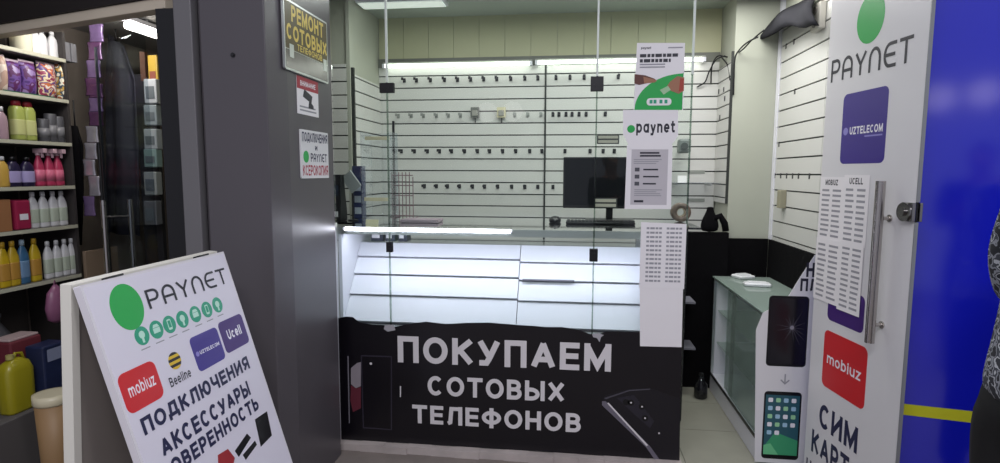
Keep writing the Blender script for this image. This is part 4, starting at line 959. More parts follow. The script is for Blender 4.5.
# price lists taped to it
def door_sheet(label, pts, d, head=None, group=None):
    hv = [D(*p) for p in pts]; u = [h[0] for h in hv]; v = [h[1] for h in hv]
    u0, u1, v0, v1 = (hv[0][0] + hv[3][0]) / 2, (hv[1][0] + hv[2][0]) / 2, (hv[0][1] + hv[1][1]) / 2, (hv[2][1] + hv[3][1]) / 2
    t = thing('price_list', label, 'paper', FD.p((u0 + u1) / 2, v0, d), 'price lists on the open door')
    mb = MB(); FD.rect(mb, u0, u1, v0, v1, d, d + 0.0006); mb.build('sheet', M_PAPER, t)
    mb = MB(); W, H = u1 - u0, v1 - v0; vt = v1 - H * 0.06
    if head:
        FD.text(mb, head, u0 + W * .22, u1 - W * .25, v1 - H * .13, v1 - H * .04, d + 0.0007, M_INK, 0.2); vt = v1 - H * .17
    n = max(8, int((vt - v0 - H * .04) / 0.022))
    for c0, c1 in ((.1, .46), (.55, .92)):
        FD.lines(mb, u0 + W * c0, u0 + W * c1, v0 + H * .04, vt, n, d + 0.0007, M_GREYINK, 0.42, 0.2)
    mb.build('print', None, t)
door_sheet('white price list topped MOBIUZ at the upper left of the door lists', [(818, 240), (843.5, 241), (845, 176), (823, 178)], 0.0060, 'MOBIUZ')
door_sheet('white price list topped UCELL at the upper right of the door lists', [(842.5, 246), (868, 246), (871, 175), (845.5, 175)], 0.0068, 'UCELL')
door_sheet('lower left price list under the MOBIUZ sheet on the open door', [(815, 297), (839, 307), (842, 239), (818, 239)], 0.0076)
door_sheet('lower right price list under the UCELL sheet on the open door', [(839, 308), (860, 318), (867, 244), (842, 241)], 0.0084)

# ------------------------------------------------------------------ glossy blue panel
bn = math.radians(28); NB = Vector((math.sin(bn), math.cos(bn), 0)); UB = Vector((math.cos(bn), -math.sin(bn), 0)); DB = 2.69
def onB(x, y): d = ray(x, y); return EYEP + d * (DB / d.dot(NB))
b0 = onB(907, 172); FBl = Face((b0.x, b0.y, 0), UB, (0, 0, 1))
t = thing('blue_hoarding', 'tall glossy royal blue panel with yellow stripe beyond the open door', 'panel', (b0.x + 0.5, b0.y - 0.27, 0))
mb = MB(); FBl.rect(mb, 0.0, 1.5, 0.0, 2.75, -0.06, 0.0); mb.build('board', mat('blue_gloss', '141cb8', 0.10, 0.0, 1.0, var=0.04, scale=2), t)
sa, sb = FBl.hit(898, 403), FBl.hit(975, 411.5); sc, sd_ = FBl.hit(898, 414), FBl.hit(975, 422.5)
k = (sb[1] - sa[1]) / (sb[0] - sa[0]); w = sa[1] - sc[1]
mb = MB(); FBl.poly(mb, [(0.002, sa[1] - k * sa[0] - w), (sb[0], sb[1] - w), (sb[0], sb[1]), (0.002, sa[1] - k * sa[0])], 0.0004, 0.0012); mb.build('yellow_stripe', mat('yellow_tape', 'c9c81e', 0.45), t)

# ------------------------------------------------------------------ folding pavement sign
AT = Vector((-1.235, 1.29, 1.16)); AL = 0.64; SL = 0.30
AV = Vector((-SL, 0, 1)).normalized(); FA = Face(AT, (-0.03, 1, 0), AV); HL = 1.16 * math.sqrt(1 + SL * SL)
t = thing('pavement_sign', 'white folding pavement sign with green dot and red and purple logos', 'sign', (-1.23, 1.6, 0))
def A(x, y): return FA.hit(x, y)
BLo = HL - 0.004
mb = MB(); FA.rect(mb, 0, AL, -BLo, 0, -0.022, -0.001, None, 0.004); mb.build('front_board', mat('board_edge', 'd4d0d6', 0.5), t)
mb = MB(); FA.rect(mb, 0.008, AL - 0.008, -BLo + 0.01, -0.008, -0.001, 0.0); mb.build('print_sheet', mat('board_print', 'd6d2de', 0.4), t)
FA2 = Face(AT + Vector((-0.026, 0, 0)), (-0.03, 1, 0), Vector((SL * 0.2, 0, 1)).normalized())
HL2 = 1.16 * math.sqrt(1 + (SL * .2) ** 2) - 0.004
mb = MB(); FA2.rect(mb, 0.02, AL - 0.02, -HL2 + 0.02, -0.02, -0.012, -0.006); mb.build('rear_board', mat('board_back', '8e8680', 0.6, var=0.08, scale=4), t)
mb = MB()
FA2.rect(mb, 0, 0.024, -HL2, 0, -0.03, 0.0); FA2.rect(mb, AL - 0.024, AL, -HL2, 0, -0.03, 0.0)
FA2.rect(mb, 0.0245, AL - 0.0245, -0.03, 0, -0.03, 0.0); FA2.rect(mb, 0.0245, AL - 0.0245, -HL2 + 0.04, -HL2 + 0.075, -0.03, 0.0)
mb.build('rear_frame', mat('cream_frame', 'd9d6cc', 0.5), t)
mb = MB()
for u in (0.1, AL - 0.14): FA.rect(mb, u, u + 0.05, 0.0005, 0.006, -0.06, 0.0)
mb.build('hinge', M_DKMETAL, t)
mb = MB(); a = A(126.5, 307.5); FA.disc(mb, a[0] + .004, a[1], 0.058, 0.0, 0.0007, None, 44, 0.066); mb.build('green_dot', M_GREEN, t)
def atext(body, lb, rt, m, bold, name='lettering', v0=None):
    a, b = A(*lb), A(*rt); mb = MB()
    FA.text(mb, body, a[0], b[0], a[1] if v0 is None else v0, b[1], 0.0008, m, bold); mb.build(name, m, t)
a, b, c = A(150, 309), A(224, 269), A(149, 289); h = c[1] - a[1]
mb = MB(); FA.text(mb, 'P^Y~&T', a[0], b[0], (a[1] + A(222, 287)[1]) / 2, (a[1] + A(222, 287)[1]) / 2 + h, 0.0008, M_INK, 0.13); mb.build('wordmark', M_INK, t)
ics = [(142.5, 336), (157, 330), (170, 325), (183, 320), (196, 315), (207.5, 310.5), (218, 306)]
for i, (x, y) in enumerate(ics):
    a = A(x, y); mb = MB(); R = 0.027
    FA.disc(mb, a[0], a[1], R, 0.0, 0.0006, M_TEAL, 24)
    w = mat('icon_pale', 'b9e0d0', .5)
    if i % 3 == 0: FA.disc(mb, a[0], a[1] + 0.003, R * .42, 0.0006, 0.001, w, 10); FA.rect(mb, a[0] - .004, a[0] + .004, a[1] - R * .75, a[1] - .006, 0.0006, 0.001, w)
    elif i % 3 == 1: FA.rect(mb, a[0] - R * .5, a[0] + R * .5, a[1] - R * .35, a[1] + R * .2, 0.0006, 0.001, w); FA.poly(mb, [(a[0] - R * .5, a[1] + R * .25), (a[0] + R * .5, a[1] + R * .25), (a[0] + R * .3, a[1] + R * .6), (a[0] - R * .3, a[1] + R * .6)], 0.0006, 0.001, w)
    else: FA.rect(mb, a[0] - R * .3, a[0] + R * .3, a[1] - R * .6, a[1] + R * .6, 0.0006, 0.001, w, .004); FA.rect(mb, a[0] - R * .2, a[0] + R * .2, a[1] - R * .35, a[1] + R * .45, 0.001, 0.0013, M_TEAL)
    FA.lines(mb, a[0] - R * .7, a[0] + R * .7, a[1] - R * 1.5, a[1] - R * 1.25, 1, 0.0, M_GREYINK, .5, .1)
    mb.build('service_icon', None, t)
def square(pts, m, name, r=0.022):
    hv = [A(*p) for p in pts]; u0, u1 = (hv[0][0] + hv[3][0]) / 2, (hv[1][0] + hv[2][0]) / 2; v1, v0 = (hv[0][1] + hv[1][1]) / 2, (hv[2][1] + hv[3][1]) / 2
    mb = MB(); FA.rect(mb, u0, u1, v0, v1, 0.0, 0.0007, None, r); mb.build(name, m, t); return u0, u1, v0, v1
u0, u1, v0, v1 = square([(118, 376), (156, 358), (164, 398), (128, 415)], M_RED, 'red_square')
mb = MB(); vm = (v0 + v1) / 2; FA.text(mb, 'mobiuz', u0 + (u1 - u0) * .16, u1 - (u1 - u0) * .12, vm - .014, vm + .02, 0.0009, M_WHITEINK, 0.16); mb.build('square_lettering', M_WHITEINK, t)
u0, u1, v0, v1 = square([(191, 338), (219, 327), (225, 361), (198, 373)], M_PURPLE, 'purple_square', 0.016)
mb = MB(); vm = (v0 + v1) / 2; FA.text(mb, 'UZTELECOM', u0 + (u1 - u0) * .2, u1 - (u1 - u0) * .08, vm - .006, vm + .006, 0.0009, M_WHITEINK, 0.2)
FA.disc(mb, u0 + (u1 - u0) * .12, vm, 0.008, 0.0007, 0.0012, mat('lilac_ink', '8d86c8'), 12); mb.build('square_lettering', None, t)
u0, u1, v0, v1 = square([(220, 323), (243, 314), (249, 344), (225.5, 356)], M_VIOLET, 'violet_square', 0.016)
mb = MB(); vm = (v0 + v1) / 2; FA.text(mb, 'Ucell', u0 + (u1 - u0) * .22, u1 - (u1 - u0) * .2, vm - .014, vm + .02, 0.0009, M_WHITEINK, 0.2); mb.build('square_lettering', M_WHITEINK, t)
mb = MB(); a = A(175.5, 361); R = 0.026; YB = mat('bee_yellow', 'd8b62a', .45)
for k in range(6):
    ya, yb = R * (1 - k / 3), R * (1 - (k + 1) / 3)
    pts = [(a[0] + math.sqrt(max(0, R * R - y * y)), a[1] + y) for y in [yb + (ya - yb) * i / 5 for i in range(6)]]
    pts += [(2 * a[0] - p[0], p[1]) for p in pts[::-1]]
    FA.poly(mb, pts, 0.0, 0.0007, (M_INK, YB)[k % 2])
mb.build('striped_ball', None, t)
a, b = A(170, 382), A(189, 369); mb = MB(); FA.text(mb, 'Beeline', a[0], b[0] + 0.004, a[1] - .018, a[1] + .010, 0.0008, M_INK, 0.15); mb.build('ball_lettering', M_INK, t)
for body, lb, rb, ct in (('ПОДКЛЮЧЕНИЯ', (146.5, 437), (251.5, 370), (144.5, 421)), ('АКСЕССУАРЫ', (164.5, 455.5), (252.5, 396.5), (162, 441)), ('ДОВЕРЕННОСТЬ', (161, 480), (260.5, 409), (158, 466))):
    a, b = A(*lb), A(*rb); h = A(*ct)[1] - a[1]; v = b[1] * .5 + a[1] * .5
    mb = MB(); FA.text(mb, body, a[0], b[0], b[1] - 0.004 if body == 'ДОВЕРЕННОСТЬ' else v, (b[1] - 0.004 if body == 'ДОВЕРЕННОСТЬ' else v) + 0.051, 0.0008, M_NAVY, 0.22); mb.build('lettering', M_NAVY, t)
mb = MB(); PR = [A(*p) for p in ((256, 420), (268, 412), (273, 436), (262, 447))]
FA.poly(mb, PR[::-1], 0.0, 0.0007, M_BLACK); FA.poly(mb, [A(*p) for p in ((258, 424), (262, 421), (266, 438), (262, 442))][::-1], 0.0007, 0.0011, M_DKMETAL)
FA.poly(mb, [A(*p) for p in ((236, 451), (248, 434), (252, 438), (240, 457))][::-1], 0.0, 0.0007, M_BLACK)
FA.poly(mb, [A(*p) for p in ((244, 455), (256, 441), (258, 445), (247, 460))][::-1], 0.0, 0.0008, M_DKMETAL)
FA.poly(mb, [A(*p) for p in ((219, 455), (229, 449), (236, 458), (233, 470), (220, 472))][::-1], 0.0, 0.0009, mat('red_gadget', '9a2a30', .4))
mb.build('gadget_picture', None, t)
# ------------------------------------------------------------------ neighbouring shop on the left
SX = -2.70
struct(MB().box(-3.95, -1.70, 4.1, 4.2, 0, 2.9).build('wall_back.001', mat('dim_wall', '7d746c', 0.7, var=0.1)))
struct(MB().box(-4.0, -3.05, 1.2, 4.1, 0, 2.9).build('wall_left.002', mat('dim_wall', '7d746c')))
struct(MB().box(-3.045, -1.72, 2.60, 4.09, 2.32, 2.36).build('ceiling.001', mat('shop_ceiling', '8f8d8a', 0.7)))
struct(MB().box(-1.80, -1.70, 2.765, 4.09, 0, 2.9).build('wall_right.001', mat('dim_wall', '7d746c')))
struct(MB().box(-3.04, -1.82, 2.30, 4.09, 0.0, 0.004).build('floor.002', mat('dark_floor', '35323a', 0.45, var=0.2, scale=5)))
pz = onZ(165, 8, 2.10), onZ(0, 34, 2.10)
dl = (pz[1] - pz[0]).normalized(); nl = Vector((dl.y, -dl.x, 0)); nl = nl if nl.y > 0 else -nl
mid = (pz[0] + pz[1] + dl * 0.5) / 2; hl = (pz[1] - pz[0]).length / 2 + 0.25
struct(MB().obox((mid.x + nl.x * .03, mid.y + nl.y * .03, 2.122), dl * hl, nl * 0.03, (0, 0, 0.022)).build('trim_4', mat('beige_lintel', 'd3c7b2', 0.6, var=0.1), bevel=0.003))
struct(MB().obox((mid.x + nl.x * .05, mid.y + nl.y * .05, 2.53), dl * hl, nl * 0.06, (0, 0, 0.385)).build('trim_5', mat('dark_fascia', '1b1513', 0.6, var=0.2)))
struct(MB().box(onY(166, 200, 2.15).x, x0 - 0.002, 2.15, 2.30, 0.0, 2.09).build('trim_6', mat('black_frame', '08070a', 0.4)))
# shelf boards
t = thing('shelving_unit', 'dark wall shelving with pale shelf edges in the left shop', 'shelf', (-2.87, 2.4, 0))
SH = [0.88, 1.155, 1.37, 1.60, 1.83, 2.045]
for z in SH:
    mb = MB().box(-3.04, SX, 1.7, 2.83, z - 0.018, z); b_ = mb.build('shelf_board', mat('shelf_wood', '6f6c66', 0.5), t)
    MB().box(SX + 0.0005, SX + 0.004, 1.7, 2.83, z - 0.016, z + 0.002).build('edge_strip', mat('shelf_edge', 'b9b8a4', 0.45), b_)
for y in (1.68, 2.8315): MB().box(-3.04, SX - 0.01, y, y + 0.016, 0.006, 2.19).build('upright', mat('shelf_side', '3a3635', 0.6), t)
MB().box(-3.046, -3.041, 1.7, 2.82, 0.1, 2.19).build('back_panel', mat('shelf_back', '4a4441', 0.6), t)
def spot(x, y, z, back=0.045): 
    q = onX(x, y, SX - back); return Vector((SX - back, q.y, z + 0.001))
def bottle(q, h, r, body, cap, label, lab, cat='bottle', group=None, kind='plain', name='detergent_bottle', flat=0.6):
    t = thing(name, label, cat, q, group)
    if kind == 'jug':
        pr = [(r * .92, 0), (r, h * .04), (r, h * .55), (r * .92, h * .66), (r * .62, h * .78), (r * .34, h * .86), (r * .30, h * .88)]; sq = 3.2
    elif kind == 'jar':
        pr = [(r * .92, 0), (r, h * .05), (r, h * .74), (r * .86, h * .82), (r * .7, h * .85)]; sq = 4.0
    else:
        pr = [(r * .9, 0), (r, h * .05), (r * .96, h * .35), (r, h * .55), (r * .85, h * .72), (r * .5, h * .82), (r * .34, h * .86)]; sq = 2.6
    mb = MB().lathe(pr, q, 20, None, flat, 1.0, sq); bo = mb.build('body', body, t)
    rc = r * (.72 if kind == 'jar' else .42)
    MB().lathe([(rc, 0), (rc, h * .11), (rc * .8, h * .13)], q + Vector((0, 0, h * (.855 if kind == 'jar' else .865))), 16, None, .9 if kind == 'jar' else 1, 1).build('cap', cap, t)
    if lab:
        mb = MB().lathe([(r * 1.012, h * .14), (r * 1.02, h * .16), (r * 1.02, h * .5), (r * 1.012, h * .52)], q, 20, None, flat, 1.0, sq); mb.build('label_sticker', lab, bo)
    return t
m = lambda n, c, r=0.35: mat(n, c, r)
WHT, CAPW = m('bottle_white', 'd6d6d8'), m('cap_white', 'cfd0d2')
# shelf z 1.155: brown box, magenta pack, white bottles
q = spot(2, 215, SH[1]); tag(MB().box(q.x - .05, q.x + .03, q.y - .045, q.y + .02, q.z, q.z + .155).build('carton', mat('brown_card', '9a6a44', .6), bevel=.002), 'brown carton beside the magenta pack in the left shop', 'box')
q = spot(18.5, 215, SH[1]); t = thing('wipes_pack', 'magenta upright pack with white print beside white bottles', 'package', q)
MB().box(q.x - .05, q.x + .03, q.y - .042, q.y + .042, q.z, q.z + .15).build('body', m('magenta', '9a2448'), t, bevel=.01)
MB().box(q.x + .0305, q.x + .0315, q.y - .022, q.y + .022, q.z + .05, q.z + .08).build('label_sticker', M_WHITEINK, t)
for x, g in zip((33, 43.5, 53.5, 62), ('first', 'second', 'third', 'fourth')):
    bottle(spot(x, 212, SH[1]), .188, .0265, WHT, CAPW, '%s white bottle right of the magenta pack on its shelf' % g, mat('label_sage', 'b5bfae', .5), group='white bottles beside the magenta pack', kind='jug')
# shelf z 1.37: yellow bottle, dark bottles, pink sprays
bottle(spot(2, 172, SH[2]), .15, .03, m('amber', 'c9a24a'), CAPW, 'amber yellow bottle at the frame edge above the brown carton', None)
for x, g in ((13, 'left'), (27, 'right')):
    bottle(spot(x, 172, SH[2]), .15, .034, m('dark_violet', '241c3c', .3), M_BLACK, 'dark bottle with lilac label, %s one of the pair' % g, mat('lilac_label', 'a79cc8', .5), group='dark bottles with lilac labels')
def spray(q, h, body, label, group):
    t = thing('spray_bottle', label, 'bottle', q, group); r = .0275
    MB().lathe([(r * .95, 0), (r, h * .05), (r * .9, h * .45), (r * .72, h * .6), (r * .36, h * .74), (r * .3, h * .78)], q, 18, None, .75, 1, 2.6).build('body', body, t)
    z = q.z + h * .78; mb = MB().cyl((q.x, q.y, z), (q.x, q.y, z + h * .06), r * .42, 14)
    mb.box(q.x - .02, q.x + .045, q.y - .011, q.y + .011, z + h * .06, z + h * .17).box(q.x + .022, q.x + .03, q.y - .006, q.y + .006, z - h * .06, z + h * .065); mb.build('trigger', m('spray_head', 'c9a9b2'), t, bevel=.002)
    MB().lathe([(r * .97, h * .12), (r * .93, h * .42)], q + Vector((0, 0, 0)), 18, None, .76, 1.02, 2.6).build('label_sticker', m('pink_label', 'd06a86', .45), t)
for x, g in ((39, 'left'), (49, 'middle'), (58, 'right')):
    spray(spot(x, 170, SH[2]), .205, m('pink_liquid', 'b3375a'), 'pink spray bottle on the shelf, %s one of three' % g, 'pink spray bottles')
# shelf z 1.60: green jars with red lids, grey tins
for x, g in ((17, 'first'), (28, 'second')):
    bottle(spot(x, 122, SH[3]), .20, .0295, m('lime', 'a3ad58'), m('red_lid', '8f2230'), '%s lime green jar with red lid from the left' % g, mat('jar_label', 'c3c584', .5), 'jar', 'lime green jars', 'jar', 'detergent_jar', .9)
bottle(spot(1, 125, SH[3]), .16, .03, m('mauve', 'a58a94'), CAPW, 'mauve bottle at the frame edge left of the lime jars', None)
for x, h, g in ((43, .12, 'shorter'), (50.5, .15, 'taller'), (57.8, .14, 'rightmost')):
    q = spot(x, 125, SH[3]); t = thing('grey_tin', 'dark grey tin right of the lime jars, %s one' % g, 'tin', q, 'grey tins')
    MB().lathe([(.026, 0), (.028, .004), (.028, h - .004), (.026, h)], q, 18).build('body', m('tin_grey', '4c4c50'), t); MB().lathe([(.0285, h * .2), (.0285, h * .6)], q, 18).build('label_sticker', m('tin_label', '77777a'), t.children[0])
# shelf z 1.83: detergent bags
def bag(q, w, h, mt, label, group, name='powder_bag'):
    t = thing(name, label, 'bag', q, group); N, Mv = 8, 10; vs, fs = [], []
    for sgn in (1, -1):
        for j in range(Mv + 1):
            for i in range(N + 1):
                u, v = i / N, j / Mv; th = .035 * (math.sin(PI * u) ** .5) * (math.sin(PI * min(1, v * .93 + .02)) ** .45) + .002
                vs.append((q.x + sgn * th, q.y + (u - .5) * w * (1 - .06 * math.sin(PI * v)), q.z + v * h))
    for s in range(2):
        o = s * (N + 1) * (Mv + 1)
        for j in range(Mv):
            for i in range(N): fs.append((o + j * (N + 1) + i, o + j * (N + 1) + i + 1, o + (j + 1) * (N + 1) + i + 1, o + (j + 1) * (N + 1) + i))
    K = (N + 1) * (Mv + 1)
    for j in range(Mv):
        for i in (0, N): fs.append((j * (N + 1) + i, (j + 1) * (N + 1) + i, K + (j + 1) * (N + 1) + i, K + j * (N + 1) + i))
    for i in range(N):
        for j in (0, Mv): fs.append((j * (N + 1) + i, j * (N + 1) + i + 1, K + j * (N + 1) + i + 1, K + j * (N + 1) + i))
    MB().faces(vs, fs, None, True).build('pouch', mt, t)
    MB().box(q.x - .002, q.x + .002, q.y - w * .5, q.y + w * .5, q.z + h, q.z + h + .012).build('seal', mat('bag_seal', 'b8a8b0', .4), t)
PB = noisy('bag_purple', ['4a2a6e', '6a4a8e', '5a2a5a', '8f7aa8'], 22); MBg = noisy('bag_mixed', ['d8d4cc', 'c06a3a', '5a3a7a', 'd8c8a0', '8a2a4a'], 26); YBg = noisy('bag_yellow', ['d8d0b0', 'b08a3a', '3a4a5a', 'e0dcc8', '9a5a3a'], 26)
for x, w, h, mt, lb in ((0, .055, .17, noisy('bag_pale', ['d8c8b8', 'b89a88'], 14), 'pale bag at the frame edge left of the purple bags'), (12, .075, .155, PB, 'purple powder bag, left one of two'), (27, .085, .165, PB, 'purple powder bag, right one of two'),
                        (46, .105, .175, MBg, 'colourful white and orange powder bag in the middle of the shelf'), (60, .05, .19, YBg, 'cream and yellow powder bag right of the orange one')):
    q = spot(x, 80, SH[4], .05); bag(q, w, h, mt, lb, 'powder bags on the upper shelf')
q = spot(77, 75, SH[4], .0); 
tag(MB().box(SX - .2, SX - .03, spot(20, 90, 0).y - .1, spot(52, 90, 0).y, SH[4] + .001, SH[4] + .012).build('green_tray', m('tray_green', '2c5a44')), 'flat green tray under the powder bags', 'tray')
# top shelf: white bottles and rolls
q = spot(21, 42, SH[5]); t = thing('paper_roll', 'white paper roll standing on the top shelf', 'roll', q)
MB().cyl(q, q + Vector((0, 0, .10)), .045, 24).build('roll', mat('roll_paper', 'c9c6ae', .7), t); MB().cyl(q + Vector((0, 0, .1001)), q + Vector((0, 0, .104)), .016, 16).build('core', m('roll_core', '5a5248'), t)
for x, g in ((35, 'left'), (42, 'middle'), (52, 'right')): bottle(spot(x, 42, SH[5], .05), .14, .026, WHT, CAPW, 'white bottle on the top shelf, %s one of three' % g, None, group='white bottles on the top shelf')
for x, g in ((62, 'left'), (68.5, 'right')):
    q = spot(x, 42, SH[5], .05); tag(MB().box(q.x - .05, q.x + .03, q.y - .016, q.y + .016, q.z - .0008, q.z + .10).build('grey_carton', mat('carton_grey', '77777c', .5), bevel=.002), 'grey carton on the top shelf, %s one of two' % g, 'box', 'grey cartons on the top shelf')
# shelf z 0.88: yellow, blue, white bottles
for x, c, lb in ((3, 'c8a820', 'first yellow bottle from the left on the lowest stocked shelf'), (13, 'c2a32a', 'second yellow bottle, left of the blue bottle'), (23, '3f6a8e', 'blue bottle between the yellow bottles'), (35, 'c8aa28', 'yellow bottle right of the blue bottle')):
    bottle(spot(x, 262, SH[0]), .225, .0275, m('liq_' + c, c), m('cap_' + c, 'b8942a' if c != '3f6a8e' else '9ab0c0'), lb, mat('lab_' + c, 'b88a3a' if c != '3f6a8e' else '6f8fb0', .5), group='coloured bottles on the low shelf', kind='jug')
for x, g in zip((48, 57, 65, 72), ('first', 'second', 'third', 'fourth')):
    bottle(spot(x, 258, SH[0]), .20, .0245, WHT, CAPW, '%s white bottle right of the yellow bottles on the low shelf' % g, mat('label_sage', 'b5bfae'), group='white bottles on the low shelf', kind='jug')
# low goods on the floor
def fl(x, y, z=0.0): return onZ(x, y, z)
q = onX(27, 402, -2.56); q.z = 0.26
t = thing('low_crate', 'dark low crate under the shelves carrying boxes and the yellow canister', 'crate', (-2.72, 2.5, 0.004))
MB().box(-2.98, -2.49, 2.12, 2.72, 0.006, 0.33).build('body', mat('crate_dark', '5a5655', .7), t, bevel=.005)
z0 = 0.331
def lowbox(x0_, x1_, y0_, y1_, X, mt, name, label, cat, dep=.10):
    a, b = onX(x0_, (y0_ + y1_) / 2, X), onX(x1_, (y0_ + y1_) / 2, X); zt = onX((x0_ + x1_) / 2, y0_, X).z
    t = thing(name, label, cat, (X - dep / 2, (a.y + b.y) / 2, z0)); MB().box(X - dep, X, a.y, b.y, z0, max(zt, z0 + .05)).build('body', mt, t, bevel=.008); return t, a.y, b.y, max(zt, z0 + .05), X
X1 = -2.50
a, b = onX(13, 380, X1), onX(41, 380, X1); zt = onX(27, 358, X1).z; zb = z0
t = thing('yellow_canister', 'large yellow liquid canister standing low under the shelves', 'canister', (X1 - .06, (a.y + b.y) / 2, z0))
ym = (a.y + b.y) / 2; hw = (b.y - a.y) / 2
mb = MB().lathe([(hw * .95, 0), (hw, .01), (hw, (zt - zb) * .78), (hw * .8, (zt - zb) * .92), (hw * .3, (zt - zb))], (X1 - .06, ym, z0), 24, None, .6, 1, 4.5); mb.build('body', mat('canister_yellow', '9c9220', .3), t)
MB().cyl((X1 - .06, ym - hw * .3, zt), (X1 - .06, ym - hw * .3, zt + .02), .016, 14).build('cap', m('cap_yellow', 'a8a060'), t)
mb = MB().tube([(X1 - .06, ym - hw * .05, zt - .012), (X1 - .06, ym + hw * .1, zt + .02), (X1 - .06, ym + hw * .5, zt + .014), (X1 - .06, ym + hw * .7, zt - .03)], .008, 8); mb.build('handle', MC['canister_yellow'], t)
t, ya, yb, zz, X = lowbox(11, 43, 338, 372, -2.64, mat('red_pack', '6f2f38', .5), 'red_pack', 'dark red pack with pale top behind the yellow canister', 'package', .12)
MB().box(X - .11, X - .01, ya + .005, yb - .005, zz + .001, zz + .012).build('lid', m('pack_lid', 'c0aaa8'), t, bevel=.003)
t, ya, yb, zz, X = lowbox(44, 68, 343, 385, -2.50, mat('navy_pack', '232b4a', .4, var=.4, scale=18), 'navy_pack', 'dark navy wrapped pack right of the yellow canister', 'package', .10)
MB().box(X + .0005, X + .002, ya + .02, yb - .02, zz - .08, zz - .02).build('label_sticker', m('navy_label', '8a90a8'), t)
for x, g in ((24, 'left'), (36, 'middle'), (45, 'right')):
    bottle(Vector((-2.82, onX(x, 320, -2.74).y, z0)), .26, .027, m('olive_liq', '8a8434'), CAPW, 'olive liquid bottle behind the red pack, %s one of three' % g, None, group='olive liquid bottles', kind='jug')
q = Vector((-2.66, onX(57, 312, -2.66).y, 0.66)); 
t = thing('pink_bag', 'dull pink plastic bag hanging beside the folding sign', 'bag', q)
mb = MB().lathe([(.01, .20), (.045, .16), (.06, .08), (.05, .02), (.02, 0)][::-1], q, 16, None, .6, 1); mb.build('body', mat('pink_plastic', '8e5a78', .35, bump=.2, scale=20), t)
MB().tube([q + Vector((0, -.01, .19)), q + Vector((0, 0, .222)), q + Vector((0, .01, .19))], .004, 6).build('handle', MC['pink_plastic'], t)
q = Vector((-2.87, onX(1, 310, -2.87).y - .06, z0)); t = thing('grey_sack', 'grey stuffed sack at the frame edge under the shelves', 'sack', q)
MB().lathe([(.06, 0), (.10, .05), (.11, .16), (.09, .28), (.04, .36), (.05, .40)], q, 18, None, .8, 1).build('body', mat('sack_grey', '5d5c60', .8, bump=.3, scale=25), t); MB().lathe([(.041, .355), (.045, .365), (.041, .375)], q, 16, None, .82, 1.02).build('tie', M_DKMETAL, t)
# bucket beside the sign
q = fl(55, 478); q = Vector((-2.30, onX(55, 430, -2.30).y, 0.0))
t = thing('bucket', 'beige plastic bucket with pale rim behind the folding sign', 'bucket', q)
zt = onX(54, 392, -2.30).z
MB().lathe([(.05, .005), (.055, .012), (.068, zt * .9)], q, 28).build('body', mat('bucket_beige', '9a7a54', .5), t)
MB().lathe([(.069, zt * .9), (.074, zt * .92), (.074, zt), (.062, zt)], q, 28).build('rim', m('bucket_rim', 'cfc6a8'), t)
MB().lathe([(.061, zt * .955), (.04, zt * .985), (.01, zt * .99)], q, 20).build('contents', mat('bucket_fill', '8c8a4a', .7), t)
# board below the hanging garment
tag(MB().box(-2.72, -2.70, 2.87, 3.10, 0.006, 1.0).build('wood_board', mat('tan_board', '8d7a66', .6, var=.1), bevel=.002), 'tan board standing at the end of the shelves', 'board')
# dark hanging garment and umbrella-like black cloth
q = onY(75, 125, 2.82)
def cloth(name, label, pts, y, depth, mt, hook_at, cat):
    P3 = [onY(x, yy, y) for x, yy in pts]; t = thing(name, label, cat, P3[-1] if False else (P3[0].x, y, min(p.z for p in P3)))
    mb = MB(); n = len(P3)
    N = 10; rows = [i / N for i in range(N + 1)]; vs, fs = [], []
    L = P3[:n // 2]; R = P3[n // 2:][::-1]
    for k, (l, r) in enumerate(zip(L, R)):
        for i in rows: p = l.lerp(r, i); vs.append((p.x, y + depth * math.sin(i * PI * 3) * .5, p.z))
    for k in range(len(L) - 1):
        for i in range(N): fs.append((k * (N + 1) + i, k * (N + 1) + i + 1, (k + 1) * (N + 1) + i + 1, (k + 1) * (N + 1) + i))
    o = mb.faces(vs, fs, None, True).build('cloth', mt, t); s = o.modifiers.new('thick', 'SOLIDIFY'); s.thickness = .012
    h = onY(hook_at[0], hook_at[1], y); top = (L[0] + R[0]) / 2
    MB().tube([(top.x, y, top.z - .01), (top.x, y, h.z)], .004, 6).build('hanger', M_DKMETAL, t); return t
cloth('hanging_apron', 'narrow black cloth hanging to a point at the shelf end', [(74, 126), (68, 145), (66, 190), (65, 243), (82, 245), (84, 190), (83, 145), (76, 126)], 2.92, .03, M_BLACKCLOTH, (75, 100), 'cloth')
cloth('hanging_coat', 'wide dark ribbed garment hanging behind the left glass door', [(108, 34), (105, 80), (106, 150), (106, 232), (140, 236), (139, 150), (136, 80), (124, 48)], 3.3, .05, mat('ribbed_dark', '4a4a55', .6, var=.3, scale=3, stretch=(40, 1, .5)), (116, 22), 'coat')
# sachet strips
def strip(xp, y0p, y1p, Y, w, n, mt, label, tilt=0.0, group='hanging sachet strips'):
    a, b = onY(xp, y0p, Y), onY(xp + tilt, y1p, Y); t = thing('sachet_strip', label, 'sachets', b, group)
    h = (a.z - b.z) / n
    for k in range(n):
        c = a.lerp(b, (k + .5) / n); mb = MB()
        mb.lathe([(w * .5, -h * .49), (w * .5, -h * .43), (w * .46, -h * .25), (w * .44, 0), (w * .46, h * .25), (w * .5, h * .43), (w * .5, h * .49)], (c.x, c.y, c.z), 16, None, 1, .2, 3.5)
        mb.build('sachet', mt[k % len(mt)], t)
SP = mat('foil_purple', '6e5a80', .25, .3, var=.5, scale=25); SS = mat('foil_silver', 'a9a6ae', .22, .5, var=.4, scale=30); SW = mat('foil_plum', '5a3a5c', .25, .3, var=.5, scale=25)
strip(97, 24, 96, 2.88, .085, 4, [SP, SW], 'purple sachet strip hanging high beside the left glass door', -5)
